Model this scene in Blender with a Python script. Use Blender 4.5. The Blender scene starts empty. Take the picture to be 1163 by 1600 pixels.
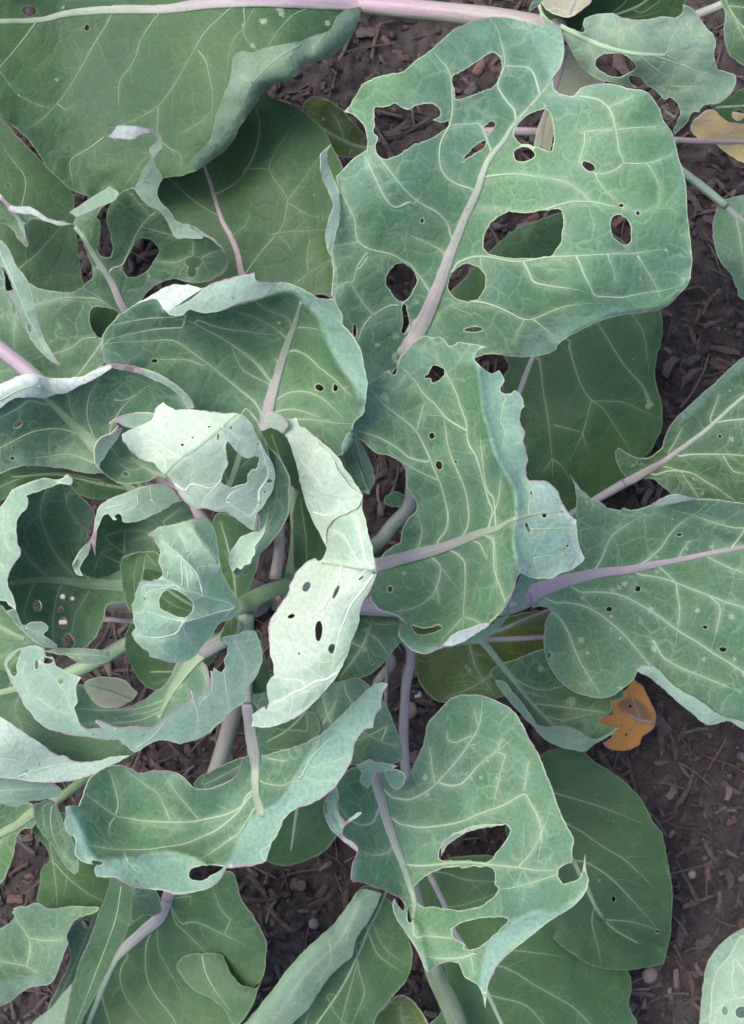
import bpy, bmesh, math, random
import numpy as np
from mathutils import Vector, noise as mnoise
from mathutils.geometry import delaunay_2d_cdt

random.seed(7)
rng = np.random.RandomState(11)
scene = bpy.context.scene
COL = scene.collection

# ------------------------------------------------------------------ camera
CAM_H = 1.15            # metres above the soil, looking straight down
FPX = 2125.0            # focal length in photo pixels (photo is 1163 x 1600)
cam_d = bpy.data.cameras.new('camera')
cam = bpy.data.objects.new('camera', cam_d)
COL.objects.link(cam)
cam.location = (0, 0, CAM_H)
cam.rotation_euler = (0, 0, 0)
cam_d.sensor_fit = 'VERTICAL'
cam_d.sensor_height = 24.0
cam_d.lens = 24.0 * FPX / 1600.0
cam_d.clip_start = 0.05
cam_d.clip_end = 200
cam_d.dof.use_dof = True
cam_d.dof.focus_distance = 0.83
cam_d.dof.aperture_fstop = 14.0
scene.camera = cam

# ------------------------------------------------------------------ light
SUN_EL, SUN_AZ = math.radians(58), math.radians(150)   # azimuth measured from +x, counter-clockwise
world = bpy.data.worlds.new('World')
scene.world = world
world.use_nodes = True
wn = world.node_tree.nodes
sky = wn.new('ShaderNodeTexSky')
sky.sky_type = 'NISHITA'
sky.sun_disc = False
sky.sun_elevation = SUN_EL
sky.sun_rotation = math.radians(90) - SUN_AZ
sky.air_density = 1.0
sky.dust_density = 3.0
sky.ozone_density = 1.0
world.node_tree.links.new(sky.outputs[0], wn['Background'].inputs[0])
wn['Background'].inputs[1].default_value = 0.15
sl = bpy.data.lights.new('sun', 'SUN')
sl.energy = 1.15
sl.angle = math.radians(32)
sl.color = (1.0, 0.95, 0.88)
sun = bpy.data.objects.new('sun', sl)
COL.objects.link(sun)
sd = Vector((math.cos(SUN_EL) * math.cos(SUN_AZ), math.cos(SUN_EL) * math.sin(SUN_AZ), math.sin(SUN_EL)))
sun.rotation_euler = sd.to_track_quat('Z', 'Y').to_euler()
sun.location = (0, 0, 3)
vs = scene.view_settings
vs.view_transform = 'Standard'
vs.look = 'None'
vs.gamma = 1
vs.use_curve_mapping = False
vs.exposure = 1.15
scene.render.engine = 'CYCLES'
scene.cycles.use_adaptive_sampling = True
scene.cycles.adaptive_threshold = 0.03
scene.cycles.max_bounces = 5
scene.cycles.diffuse_bounces = 3
scene.cycles.glossy_bounces = 2
scene.cycles.transmission_bounces = 2
scene.cycles.caustics_reflective = False
scene.cycles.caustics_refractive = False

# ------------------------------------------------------------------ helpers
def W(px, py, z):
    """photo pixel + height in cm -> world point"""
    k = (CAM_H - z * 0.01) / FPX
    return Vector(((px - 581.5) * k, (800 - py) * k, z * 0.01))

def pts(s):
    """'x,y x,y! ...' -> (array, corner flags)"""
    P, C = [], []
    for t in s.split():
        c = t.endswith('!')
        v = [float(a) for a in t.rstrip('!').split(',')]
        P.append(v); C.append(c)
    return P, C

def catmull(Q, step):
    """open Catmull-Rom through Q (n x d)"""
    Q = [np.array(q, float) for q in Q]
    if len(Q) < 2: return Q
    R = []
    E = [2 * Q[0] - Q[1]] + Q + [2 * Q[-1] - Q[-2]]
    for i in range(1, len(E) - 2):
        a, b, c, d = E[i - 1], E[i], E[i + 1], E[i + 2]
        n = max(1, int(round(np.hypot(*(c - b)[:2]) / step)))
        for k in range(n):
            t = k / n
            R.append(0.5 * ((2 * b) + (c - a) * t + (2 * a - 5 * b + 4 * c - d) * t * t + (3 * b - a - 3 * c + d) * t ** 3))
    R.append(Q[-1])
    return R

def closed(s, step):
    P, C = pts(s)
    n = len(P)
    cs = [i for i in range(n) if C[i]]
    if not cs:
        # closed smooth: wrap
        Q = [P[-2], P[-1]] + P + [P[0], P[1]]
        Q = [np.array(q[:2], float) for q in Q]
        R = []
        for i in range(2, n + 2):
            a, b, c, d = Q[i - 1], Q[i], Q[i + 1], Q[(i + 2)] if i + 2 < len(Q) else Q[3]
            m = max(1, int(round(np.hypot(*(c - b)) / step)))
            for k in range(m):
                t = k / m
                R.append(0.5 * ((2 * b) + (c - a) * t + (2 * a - 5 * b + 4 * c - d) * t * t + (3 * b - a - 3 * c + d) * t ** 3))
        return np.array(R)
    R = []
    for j, s0 in enumerate(cs):
        s1 = cs[(j + 1) % len(cs)]
        idx = [s0]
        i = s0
        while True:
            i = (i + 1) % n
            idx.append(i)
            if i == s1: break
        R += catmull([P[i][:2] for i in idx], step)[:-1]
    return np.array(R)

def open_line(s, step=4.0):
    P, _ = pts(s)
    return np.array(catmull(P, step))

def inside(X, poly):
    x0, y0 = poly[:, 0], poly[:, 1]
    x1, y1 = np.roll(x0, -1), np.roll(y0, -1)
    dy = np.where(y1 == y0, 1e-9, y1 - y0)
    r = np.zeros(len(X), bool)
    step = max(1, int(400000 / max(1, len(poly))))
    for s0 in range(0, len(X), step):
        x = X[s0:s0 + step, 0:1]; y = X[s0:s0 + step, 1:2]
        m = ((y0 > y) != (y1 > y)) & (x < (x1 - x0) * (y - y0) / dy + x0)
        r[s0:s0 + step] = m.sum(1) % 2 == 1
    return r

def segdist(X, L, close=False):
    """distance of the points X to polyline L"""
    X = np.asarray(X, float)[:, :2]
    L = L[:, :2]
    a = L if close else L[:-1]
    b = np.roll(L, -1, axis=0) if close else L[1:]
    out = np.empty(len(X))
    d = b - a
    l2 = (d * d).sum(1) + 1e-12
    step = max(1, int(300000 / max(1, len(a))))
    for s0 in range(0, len(X), step):
        x = X[s0:s0 + step]
        px = x[:, 0:1] - a[:, 0]; py = x[:, 1:2] - a[:, 1]
        t = np.clip((px * d[:, 0] + py * d[:, 1]) / l2, 0, 1)
        px -= t * d[:, 0]; py -= t * d[:, 1]
        out[s0:s0 + step] = (px * px + py * py).min(1)
    return np.sqrt(out)

def noise1(x, y, f, seed=0.0):
    return mnoise.noise(Vector((x * f + seed * 7.3, y * f - seed * 3.1, seed)))

_LAT = np.random.RandomState(3).uniform(-1, 1, (256, 256))
def noise_arr(X, f, seed):
    """smooth lattice noise, about -0.6 .. 0.6"""
    x = X[:, 0] * f + seed * 7.31 + 1000; y = X[:, 1] * f - seed * 3.17 + 1000
    xi, yi = np.floor(x).astype(int), np.floor(y).astype(int)
    u, v = x - xi, y - yi
    u = u * u * u * (u * (u * 6 - 15) + 10); v = v * v * v * (v * (v * 6 - 15) + 10)
    a, b = _LAT[xi % 256, yi % 256], _LAT[(xi + 1) % 256, yi % 256]
    c, d = _LAT[xi % 256, (yi + 1) % 256], _LAT[(xi + 1) % 256, (yi + 1) % 256]
    return 0.6 * ((a * (1 - u) + b * u) * (1 - v) + (c * (1 - u) + d * u) * v)

def jitter(P, amp, seed):
    R = P.copy()
    for i, (x, y) in enumerate(P):
        R[i, 0] += amp * (noise1(x, y, 0.09, 3 + seed) * 1.4 + noise1(x, y, 0.28, 5 + seed))
        R[i, 1] += amp * (noise1(x, y, 0.09, 9 + seed) * 1.4 + noise1(x, y, 0.28, 12 + seed))
    return R

class TPS:
    def __init__(s, C):
        C = np.array(C, float)
        s.c = C[:, :2] / 100.0
        n = len(C)
        if n < 3:
            s.k = None; s.m = C[:, 2].mean(); return
        A = np.zeros((n + 3, n + 3))
        A[:n, :n] = s.U(s.c, s.c) + np.eye(n) * 0.02
        A[:n, n] = 1; A[:n, n + 1:] = s.c
        A[n, :n] = 1; A[n + 1:, :n] = s.c.T
        b = np.zeros(n + 3); b[:n] = C[:, 2]
        s.k = np.linalg.pinv(A, rcond=1e-6) @ b
        s.lo = C[:, 2].min() - 2.5; s.hi = C[:, 2].max() + 2.5
    @staticmethod
    def U(a, b):
        r2 = ((a[:, None, :] - b[None]) ** 2).sum(2)
        return 0.5 * r2 * np.log(r2 + 1e-9)
    def __call__(s, X):
        X = np.asarray(X, float)[:, :2] / 100.0
        if s.k is None: return np.full(len(X), s.m)
        n = len(s.c)
        v = s.U(X, s.c) @ s.k[:n] + s.k[n] + X @ s.k[n + 1:]
        mid = (s.lo + s.hi) / 2; h = (s.hi - s.lo) / 2
        return mid + h * np.tanh((v - mid) / h * 1.05) / np.tanh(1.05) * 0.97 if False else np.clip(v, s.lo, s.hi)

def limit_slope(tps, poly, lim):
    """flatten a height field about its top until 90% of it is gentler than lim degrees"""
    if tps.k is None: return tps
    x0, y0 = poly.min(0); x1, y1 = poly.max(0)
    X = np.array([(x, y) for x in np.linspace(x0, x1, 24) for y in np.linspace(y0, y1, 24)])
    X = X[inside(X, poly)]
    if len(X) < 4: X = poly
    h = tps(X)
    g = np.hypot(tps(X + [3, 0]) - h, tps(X + [0, 3]) - h) / 3 * 25
    p = np.percentile(g, 90)
    t = math.tan(math.radians(lim))
    if p <= t: return tps
    k = t / p; top = np.percentile(h, 92)
    f = lambda Y: top + (tps(Y) - top) * k
    f.k = 1
    return f

def ell(s):
    """'x,y,rx,ry,deg ...' -> hole polygons"""
    out = []
    for t in s.split():
        v = [float(a) for a in t.split(',')]
        x, y, rx, ry = v[:4]; r = math.radians(v[4]) if len(v) > 4 else 0
        n = max(6, int((rx + ry) * 1.2))
        P = []
        for i in range(n):
            a = 2 * math.pi * i / n
            k = 1 + 0.22 * noise1(x + math.cos(a) * 5, y + math.sin(a) * 5, 0.2, x)
            u, w = rx * k * math.cos(a), ry * k * math.sin(a)
            P.append((x + u * math.cos(r) - w * math.sin(r), y + u * math.sin(r) + w * math.cos(r)))
        out.append(np.array(P))
    return out

# ------------------------------------------------------------------ materials
def nt(name):
    m = bpy.data.materials.new(name)
    m.use_nodes = True
    return m, m.node_tree, m.node_tree.nodes['Principled BSDF']

class N:
    """tiny node-graph helper"""
    def __init__(s, tree): s.t = tree
    def new(s, typ, **kw):
        n = s.t.nodes.new(typ)
        for k, v in kw.items(): setattr(n, k, v)
        return n
    def link(s, a, b): s.t.links.new(a, b)
    def setin(s, sock, v):
        if hasattr(v, 'is_output') or isinstance(v, bpy.types.NodeSocket): s.link(v, sock)
        else: sock.default_value = v
    def mix(s, f, a, b, blend='MIX'):
        n = s.new('ShaderNodeMix', data_type='RGBA', blend_type=blend)
        n.clamp_factor = True
        s.setin(n.inputs[0], f)
        for i, v in ((6, a), (7, b)):
            if isinstance(v, tuple): v = (*v, 1) if len(v) == 3 else v
            s.setin(n.inputs[i], v)
        return n.outputs[2]
    def math(s, op, a, b=0.0, c=None):
        n = s.new('ShaderNodeMath', operation=op)
        s.setin(n.inputs[0], a); s.setin(n.inputs[1], b)
        if c is not None: s.setin(n.inputs[2], c)
        return n.outputs[0]
    def ramp(s, v, lo, hi, a=0.0, b=1.0):
        n = s.new('ShaderNodeMapRange', interpolation_type='SMOOTHSTEP')
        s.setin(n.inputs[0], v)
        n.inputs[1].default_value = lo; n.inputs[2].default_value = hi
        n.inputs[3].default_value = a; n.inputs[4].default_value = b
        return n.outputs[0]
    def noise(s, vec, scale, detail=3, rough=0.55, dist=0.0):
        n = s.new('ShaderNodeTexNoise')
        s.link(vec, n.inputs['Vector'])
        n.inputs['Scale'].default_value = scale
        n.inputs['Detail'].default_value = detail
        n.inputs['Roughness'].default_value = rough
        n.inputs['Distortion'].default_value = dist
        return n
    def voro(s, vec, scale, feature='DISTANCE_TO_EDGE'):
        n = s.new('ShaderNodeTexVoronoi', feature=feature)
        s.link(vec, n.inputs['Vector'])
        n.inputs['Scale'].default_value = scale
        return n

def leaf_mat(name, colA, colB, bloom, vein, veinamt, edgeA, edgeB, rough=0.5, yellow=0.3, bloomamt=0.4, netamt=0.27, under=False, transl=0.14):
    m, t, bsdf = nt(name)
    g = N(t)
    co = g.new('ShaderNodeTexCoord').outputs['Object']
    info = g.new('ShaderNodeObjectInfo')
    at = g.new('ShaderNodeAttribute', attribute_name='dat')
    sep = g.new('ShaderNodeSeparateColor')
    g.link(at.outputs['Color'], sep.inputs[0])
    E, V, T = sep.outputs[0], sep.outputs[1], sep.outputs[2]
    S = at.outputs['Alpha']
    # warp
    wn_ = g.noise(co, 55, 2)
    sub = g.new('ShaderNodeVectorMath', operation='SUBTRACT')
    g.link(wn_.outputs['Color'], sub.inputs[0]); sub.inputs[1].default_value = (0.5, 0.5, 0.5)
    sc = g.new('ShaderNodeVectorMath', operation='SCALE')
    g.link(sub.outputs[0], sc.inputs[0]); sc.inputs['Scale'].default_value = 0.016
    ad = g.new('ShaderNodeVectorMath', operation='ADD')
    g.link(co, ad.inputs[0]); g.link(sc.outputs[0], ad.inputs[1])
    wc = ad.outputs[0]
    big = g.noise(co, 11, 3, 0.5).outputs[0]
    mid = g.noise(co, 42, 3, 0.6).outputs[0]
    fine = g.noise(co, 420, 2, 0.6).outputs[0]
    v1 = g.voro(wc, 62).outputs[0]
    v2 = g.voro(wc, 190).outputs[0]
    c = g.mix(g.ramp(big, 0.32, 0.68), colA, colB)
    c = g.mix(g.math('MULTIPLY', g.ramp(mid, 0.35, 0.75), bloomamt), c, bloom)
    c = g.mix(g.math('MULTIPLY', g.ramp(T, 0, 1), 0.85), c, bloom)  # tone: waxy bloom; on curled rims also painted brightness of facing the light
    c = g.mix(g.ramp(T, 1.0, 2.0), c, (0.60, 0.63, 0.60))
    yel = g.math('MULTIPLY', g.ramp(g.noise(co, 17, 2, 0.5, 0.3).outputs[0], 0.53, 0.72), yellow)
    c = g.mix(yel, c, (colB[0] * 1.3, colB[1] * 1.32, colB[2] * 0.72))
    # reticulate veinlets
    n1 = g.ramp(v1, 0.0, 0.08, 1, 0)
    n1 = g.math('MULTIPLY', n1, g.ramp(g.noise(co, 30, 2).outputs[0], 0.35, 0.6))
    n2 = g.math('MULTIPLY', g.ramp(v2, 0.0, 0.11, 1, 0), 0.35)
    net = g.math('MULTIPLY', g.math('MAXIMUM', n1, n2), netamt)
    c = g.mix(net, c, vein)
    c = g.mix(g.math('MULTIPLY', V, veinamt), c, vein)
    # grain
    c = g.mix(g.math('MULTIPLY', g.ramp(fine, 0.3, 0.75), 0.30), c, (colA[0] * 0.6, colA[1] * 0.6, colA[2] * 0.6))
    # scattered feeding specks
    sp = g.voro(co, 95, 'F1')
    sepc = g.new('ShaderNodeSeparateColor'); g.link(sp.outputs['Color'], sepc.inputs[0])
    speck = g.math('MULTIPLY', g.ramp(sp.outputs[0], 0.04, 0.10, 1, 0), g.ramp(sepc.outputs[0], 0.93, 0.97))
    c = g.mix(g.math('MULTIPLY', speck, 0.3), c, (0.45, 0.50, 0.30))
    # splashed soil
    mud = g.math('MULTIPLY', g.ramp(g.noise(co, 240, 2, 0.5).outputs[0], 0.66, 0.72), g.ramp(big, 0.5, 0.62))
    c = g.mix(g.math('MULTIPLY', mud, 0.45), c, (0.10, 0.085, 0.055))
    # tiny dark rasps
    sp2 = g.voro(wc, 150, 'F1')
    sepc2 = g.new('ShaderNodeSeparateColor'); g.link(sp2.outputs['Color'], sepc2.inputs[0])
    speck2 = g.math('MULTIPLY', g.ramp(sp2.outputs[0], 0.05, 0.16, 1, 0), g.ramp(sepc2.outputs[1], 0.90, 0.94))
    c = g.mix(g.math('MULTIPLY', speck2, 0.5), c, (0.05, 0.09, 0.04))
    # margin
    pm = g.math('MULTIPLY', g.ramp(g.noise(co, 26, 1).outputs[0], 0.50, 0.60), g.ramp(E, 0.2, 0.5))
    ecol = g.mix(pm, edgeA, edgeB)
    c = g.mix(g.math('MULTIPLY', g.ramp(g.math('ABSOLUTE', E), 0.5, 1.0), g.math('MULTIPLY_ADD', pm, 0.33, 0.6)), c, ecol)
    sn = g.math('MULTIPLY_ADD', g.noise(co, 700, 2).outputs[0], 1.3, -0.65)
    c = g.mix(g.math('MULTIPLY', g.ramp(g.math('ADD', S, sn), 0.35, 0.6), 0.5), c, (0.40, 0.46, 0.30))
    # each leaf a touch different
    hsv = g.new('ShaderNodeHueSaturation')
    g.setin(hsv.inputs['Value'], g.math('MULTIPLY_ADD', info.outputs['Random'], 0.22, 0.89))
    g.link(c, hsv.inputs['Color'])
    c = hsv.outputs[0]
    g.link(c, bsdf.inputs['Base Color'])
    g.link(g.math('MULTIPLY_ADD', mid, 0.25, rough - 0.06), bsdf.inputs['Roughness'])
    bsdf.inputs['IOR'].default_value = 1.40
    bsdf.inputs['Specular IOR Level'].default_value = 0.36
    # relief
    h = g.math('MULTIPLY', g.ramp(v1, 0, 0.16), 0.5)
    h = g.math('ADD', h, g.math('MULTIPLY', v2, 0.6))
    if under: h = g.math('MULTIPLY', h, -1.0)
    bp = g.new('ShaderNodeBump')
    bp.inputs['Strength'].default_value = 0.5
    bp.inputs['Distance'].default_value = 0.0007
    g.link(h, bp.inputs['Height'])
    g.link(bp.outputs[0], bsdf.inputs['Normal'])
    if transl:
        tr = g.new('ShaderNodeBsdfTranslucent')
        tc = g.mix(0.6, c, (colB[0] * 1.6, colB[1] * 2.2, colB[2] * 0.7))
        g.link(tc, tr.inputs[0])
        mx = g.new('ShaderNodeMixShader')
        mx.inputs[0].default_value = transl
        out = t.nodes['Material Output']
        g.link(bsdf.outputs[0], mx.inputs[1]); g.link(tr.outputs[0], mx.inputs[2])
        g.link(mx.outputs[0], out.inputs[0])
    return m

CREAM = (0.50, 0.55, 0.36); PURP = (0.32, 0.17, 0.235); PALE = (0.48, 0.55, 0.46)
VG = (0.36, 0.46, 0.28)
STY = {}
def style(key, A, B, bloom, uA, uB, ubloom, **kw):
    ukw = dict(rough=0.55, yellow=0.12, bloomamt=0.5, netamt=0.45, under=True)
    vc = kw.pop('vein', VG); ec = kw.pop('edge', CREAM); pc = kw.pop('purp', PURP)
    top = leaf_mat(key + '_leaf_upper', A, B, bloom, vc, 0.35, ec, pc, **kw)
    und = leaf_mat(key + '_leaf_underside', uA, uB, ubloom, (min(0.5, uA[0] * 1.9), min(0.57, uA[1] * 1.6), min(0.44, uA[2] * 1.7)), 0.75, ec, pc, rough=0.55, yellow=0.12, bloomamt=0.5, netamt=0.45, under=True)
    rim = leaf_mat(key + '_leaf_rim', tuple(v * .7 for v in ec), ec, ec, VG, 0.0, CREAM, PURP, transl=0)
    STY[key] = (top, und, rim)
style('glaucous', (0.072, 0.156, 0.098), (0.088, 0.190, 0.085), (0.23, 0.375, 0.305), (0.165, 0.275, 0.185), (0.19, 0.31, 0.18), (0.30, 0.42, 0.335), bloomamt=0.26, yellow=0.3)
style('deep', (0.036, 0.086, 0.037), (0.053, 0.114, 0.037), (0.085, 0.155, 0.095), (0.12, 0.20, 0.13), (0.13, 0.21, 0.12), (0.19, 0.28, 0.21), bloomamt=0.15, yellow=0.3, netamt=0.25, vein=(0.12, 0.20, 0.095), edge=(0.15, 0.22, 0.11), purp=(0.20, 0.18, 0.14))  # older leaves with less wax; shade of the low tier also in the colour
style('mid', (0.056, 0.123, 0.065), (0.073, 0.156, 0.060), (0.17, 0.28, 0.22), (0.15, 0.25, 0.17), (0.17, 0.27, 0.16), (0.25, 0.36, 0.29), bloomamt=0.18, yellow=0.5, edge=(0.30, 0.37, 0.24), purp=(0.27, 0.21, 0.22))
style('young', (0.14, 0.235, 0.14), (0.17, 0.28, 0.15), (0.32, 0.43, 0.36), (0.25, 0.37, 0.28), (0.30, 0.42, 0.27), (0.47, 0.53, 0.44), bloomamt=0.35, yellow=0.2)
style('aged', (0.085, 0.13, 0.03), (0.13, 0.17, 0.04), (0.12, 0.18, 0.08), (0.2, 0.24, 0.12), (0.2, 0.24, 0.12), (0.25, 0.3, 0.2), bloomamt=0.15, yellow=0.7)
style('yellow', (0.62, 0.24, 0.05), (0.64, 0.27, 0.05), (0.16, 0.085, 0.06), (0.4, 0.24, 0.08), (0.4, 0.24, 0.08), (0.4, 0.28, 0.15), bloomamt=0.3, yellow=0.1, netamt=0.1, vein=(0.40, 0.24, 0.06), edge=(0.34, 0.14, 0.05))
style('straw', (0.46, 0.41, 0.15), (0.52, 0.37, 0.17), (0.45, 0.30, 0.30), (0.4, 0.38, 0.2), (0.4, 0.38, 0.2), (0.4, 0.35, 0.25), bloomamt=0.5, yellow=0.1, netamt=0.1)
style('cream', (0.30, 0.33, 0.20), (0.34, 0.34, 0.23), (0.40, 0.35, 0.33), (0.3, 0.3, 0.2), (0.3, 0.3, 0.2), (0.3, 0.3, 0.25), bloomamt=0.5, yellow=0.1)

def rib_mat(name, base, tip, rough=0.45, streak=1.0):
    """fleshy ribs: colour runs from the base of the rib to its tip, paler on the flanks"""
    m, t, bsdf = nt(name)
    g = N(t)
    co = g.new('ShaderNodeTexCoord').outputs['Object']
    at = g.new('ShaderNodeAttribute', attribute_name='run')
    sep = g.new('ShaderNodeSeparateColor'); g.link(at.outputs['Color'], sep.inputs[0])
    info = g.new('ShaderNodeObjectInfo')
    n = g.noise(co, 90, 3).outputs[0]
    c = g.mix(g.ramp(g.math('ADD', sep.outputs[0], g.math('MULTIPLY_ADD', n, 0.3, -0.15)), 0.12, 0.8), base, tip)
    if streak > 0.5: c = g.mix(g.ramp(sep.outputs[1], 0.2, 0.95), c, (0.20, 0.30, 0.17))
    cmb = g.new('ShaderNodeCombineXYZ')
    g.link(g.math('MULTIPLY', sep.outputs[2], 9.0), cmb.inputs[0]); g.link(g.math('MULTIPLY', at.outputs['Alpha'], 28.0), cmb.inputs[1]); g.link(info.outputs['Random'], cmb.inputs[2])
    st = g.noise(cmb.outputs[0], 1.0, 3, 0.65).outputs[0]
    c = g.mix(g.math('MULTIPLY', g.ramp(st, 0.38, 0.62), 0.45 * streak), c, (base[0] * 0.62, base[1] * 0.66, base[2] * 0.6))
    c = g.mix(g.math('MULTIPLY', g.ramp(g.noise(co, 35, 3, 0.6).outputs[0], 0.5, 0.7), 0.5 * streak), c, (0.24, 0.29, 0.19))
    c = g.mix(g.math('MULTIPLY', g.ramp(g.noise(co, 260, 2).outputs[0], 0.62, 0.72), 0.5 * streak), c, (0.20, 0.15, 0.12))
    g.link(c, bsdf.inputs['Base Color'])
    bsdf.inputs['Roughness'].default_value = rough
    bsdf.inputs['Subsurface Weight'].default_value = 0.0
    bp = g.new('ShaderNodeBump'); bp.inputs['Strength'].default_value = 0.6; bp.inputs['Distance'].default_value = 0.0009
    g.link(st, bp.inputs['Height']); g.link(bp.outputs[0], bsdf.inputs['Normal'])
    return m
RIB = {
    'mauve': rib_mat('mauve_rib', (0.29, 0.255, 0.265), (0.27, 0.36, 0.24)),
    'pink': rib_mat('pink_rib', (0.37, 0.25, 0.29), (0.35, 0.30, 0.28)),
    'pinkgreen': rib_mat('pink_to_green_rib', (0.37, 0.27, 0.31), (0.24, 0.32, 0.20)),
    'violet': rib_mat('violet_rib', (0.32, 0.225, 0.28), (0.35, 0.28, 0.28)),
    'net': rib_mat('veinlet', (0.155, 0.26, 0.145), (0.155, 0.26, 0.145), streak=0.0),
    'netdeep': rib_mat('veinlet_dark', (0.085, 0.15, 0.065), (0.085, 0.15, 0.065), streak=0.0),
    'netmid': rib_mat('veinlet_mid', (0.26, 0.38, 0.27), (0.26, 0.38, 0.27), streak=0.0),
    'netpale': rib_mat('veinlet_pale', (0.46, 0.54, 0.42), (0.46, 0.54, 0.42), streak=0.0),
    'green': rib_mat('pale_green_rib', (0.20, 0.29, 0.17), (0.22, 0.33, 0.19)),
    'greenvein': rib_mat('pale_green_vein', (0.25, 0.36, 0.20), (0.25, 0.37, 0.20), streak=0.0),
    'white': rib_mat('pale_rib', (0.30, 0.41, 0.27), (0.31, 0.43, 0.27), streak=0.1),
    'bright': rib_mat('whitish_rib', (0.58, 0.64, 0.50), (0.58, 0.64, 0.48), streak=0.0),
    'midbright': rib_mat('greyish_rib', (0.38, 0.48, 0.37), (0.38, 0.49, 0.36), streak=0.0),
    'shade': rib_mat('shaded_green_rib', (0.16, 0.235, 0.12), (0.16, 0.24, 0.115), streak=0.0),
    'olive': rib_mat('olive_rib', (0.13, 0.16, 0.10), (0.13, 0.17, 0.10)),
    'dull': rib_mat('dull_green_rib', (0.19, 0.25, 0.13), (0.20, 0.29, 0.12)),
}

# ------------------------------------------------------------------ object helpers
def mesh_obj(name, V, F, mats, parent=None, smooth=True):
    me = bpy.data.meshes.new(name)
    me.from_pydata([tuple(v) for v in V], [], [tuple(f) for f in F])
    for m in mats: me.materials.append(m)
    if smooth: me.polygons.foreach_set('use_smooth', [True] * len(me.polygons))
    me.update()
    o = bpy.data.objects.new(name, me)
    COL.objects.link(o)
    if parent is not None:
        o.parent = parent
    return o

def tag(o, label=None, cat=None, group=None, kind=None):
    if label: o['label'] = label
    if cat: o['category'] = cat
    if group: o['group'] = group
    if kind: o['kind'] = kind

def empty(name, loc):
    o = bpy.data.objects.new(name, None)
    o.location = loc
    o.empty_display_size = 0.05
    COL.objects.link(o)
    return o

def tube(name, C, R, mat, parent, seg=8, flat=1.0, normals=None, off=0.0):
    """tube along centres C (world), radii R; an ellipse of height flat*r along the normal"""
    C = [Vector(c) for c in C]
    n = len(C)
    V, F, run = [], [], []
    L = [0.0]
    for i in range(1, n): L.append(L[-1] + (C[i] - C[i - 1]).length)
    tot = L[-1] or 1
    for i in range(n):
        t = (C[min(i + 1, n - 1)] - C[max(i - 1, 0)]).normalized()
        up = normals[i] if normals is not None else Vector((0, 0, 1))
        if abs(t.dot(up)) > 0.95: up = Vector((0, 1, 0.2)).normalized()
        s = t.cross(up).normalized()
        u = s.cross(t).normalized()
        if u.dot(up) < 0: u = -u
        for k in range(seg):
            a = 2 * math.pi * k / seg
            V.append(C[i] + s * (R[i] * math.cos(a)) + u * (R[i] * flat * math.sin(a) + (off - 0.45 * max(0, (L[i] / tot - .55) / .45) * (name == 'vein')) * R[i]))
            run.append((L[i] / tot, abs(math.cos(a)) ** 3, 0.5 + 0.5 * math.cos(a), L[i]))
    for i in range(n - 1):
        for k in range(seg):
            a, b = i * seg + k, i * seg + (k + 1) % seg
            F.append((a, b, b + seg, a + seg))
    F.append(tuple(range(seg - 1, -1, -1)))
    F.append(tuple((n - 1) * seg + k for k in range(seg)))
    o = mesh_obj(name, V, F, [mat], parent)
    ca = o.data.color_attributes.new('run', 'FLOAT_COLOR', 'POINT')
    ca.data.foreach_set('color', np.array(run, np.float32).ravel())
    return o

def nearest_on(L, p):
    d = np.hypot(L[:, 0] - p[0], L[:, 1] - p[1])
    i = int(d.argmin())
    return i, d[i]
def join_veins(M, VL):
    """run every vein out of the midrib (or out of the vein it branches from)"""
    out = []
    for k, L in enumerate(VL):
        L = L[:, :2]
        if M is not None:
            a, b = nearest_on(M, L[0])[1], nearest_on(M, L[-1])[1]
            if b < a: L = L[::-1]; a, b = b, a
            if a < 45:
                i, d = nearest_on(M, L[0])
                i = max(0, i - int(min(d, 25) / 5))      # leaves the midrib a little nearer its base
                L = np.array(catmull([M[i, :2], *L[::3 if len(L) > 6 else 1], L[-1]], 5))
                out.append(L); continue
        best = None
        for j, Q in enumerate(VL):
            if j == k: continue
            for e in (0, -1):
                i, d = nearest_on(Q, L[e])
                if d < 26 and (best is None or d < best[0]): best = (d, Q[i, :2], e)
        if best is not None and best[0] > 3:
            if best[2] == -1: L = L[::-1]
            L = np.array(catmull([best[1], *L], 5))
        out.append(L)
    return out
def run_out(L, outer, H, far=60):
    """let a vein run on towards the margin, bending a little"""
    if len(L) < 6: return L
    P = [tuple(p) for p in L[:, :2]]
    d = L[-1, :2] - L[-4, :2]; n = np.hypot(*d)
    if n == 0: return L
    d = d / n; a0 = 0.0
    for k in range(int(far / 5)):
        a = 0.10 * noise1(P[-1][0], P[-1][1], 0.03, 4)
        d = np.array([d[0] * math.cos(a) - d[1] * math.sin(a), d[0] * math.sin(a) + d[1] * math.cos(a)])
        P.append((P[-1][0] + d[0] * 5, P[-1][1] + d[1] * 5))
    return np.array(P)
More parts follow.
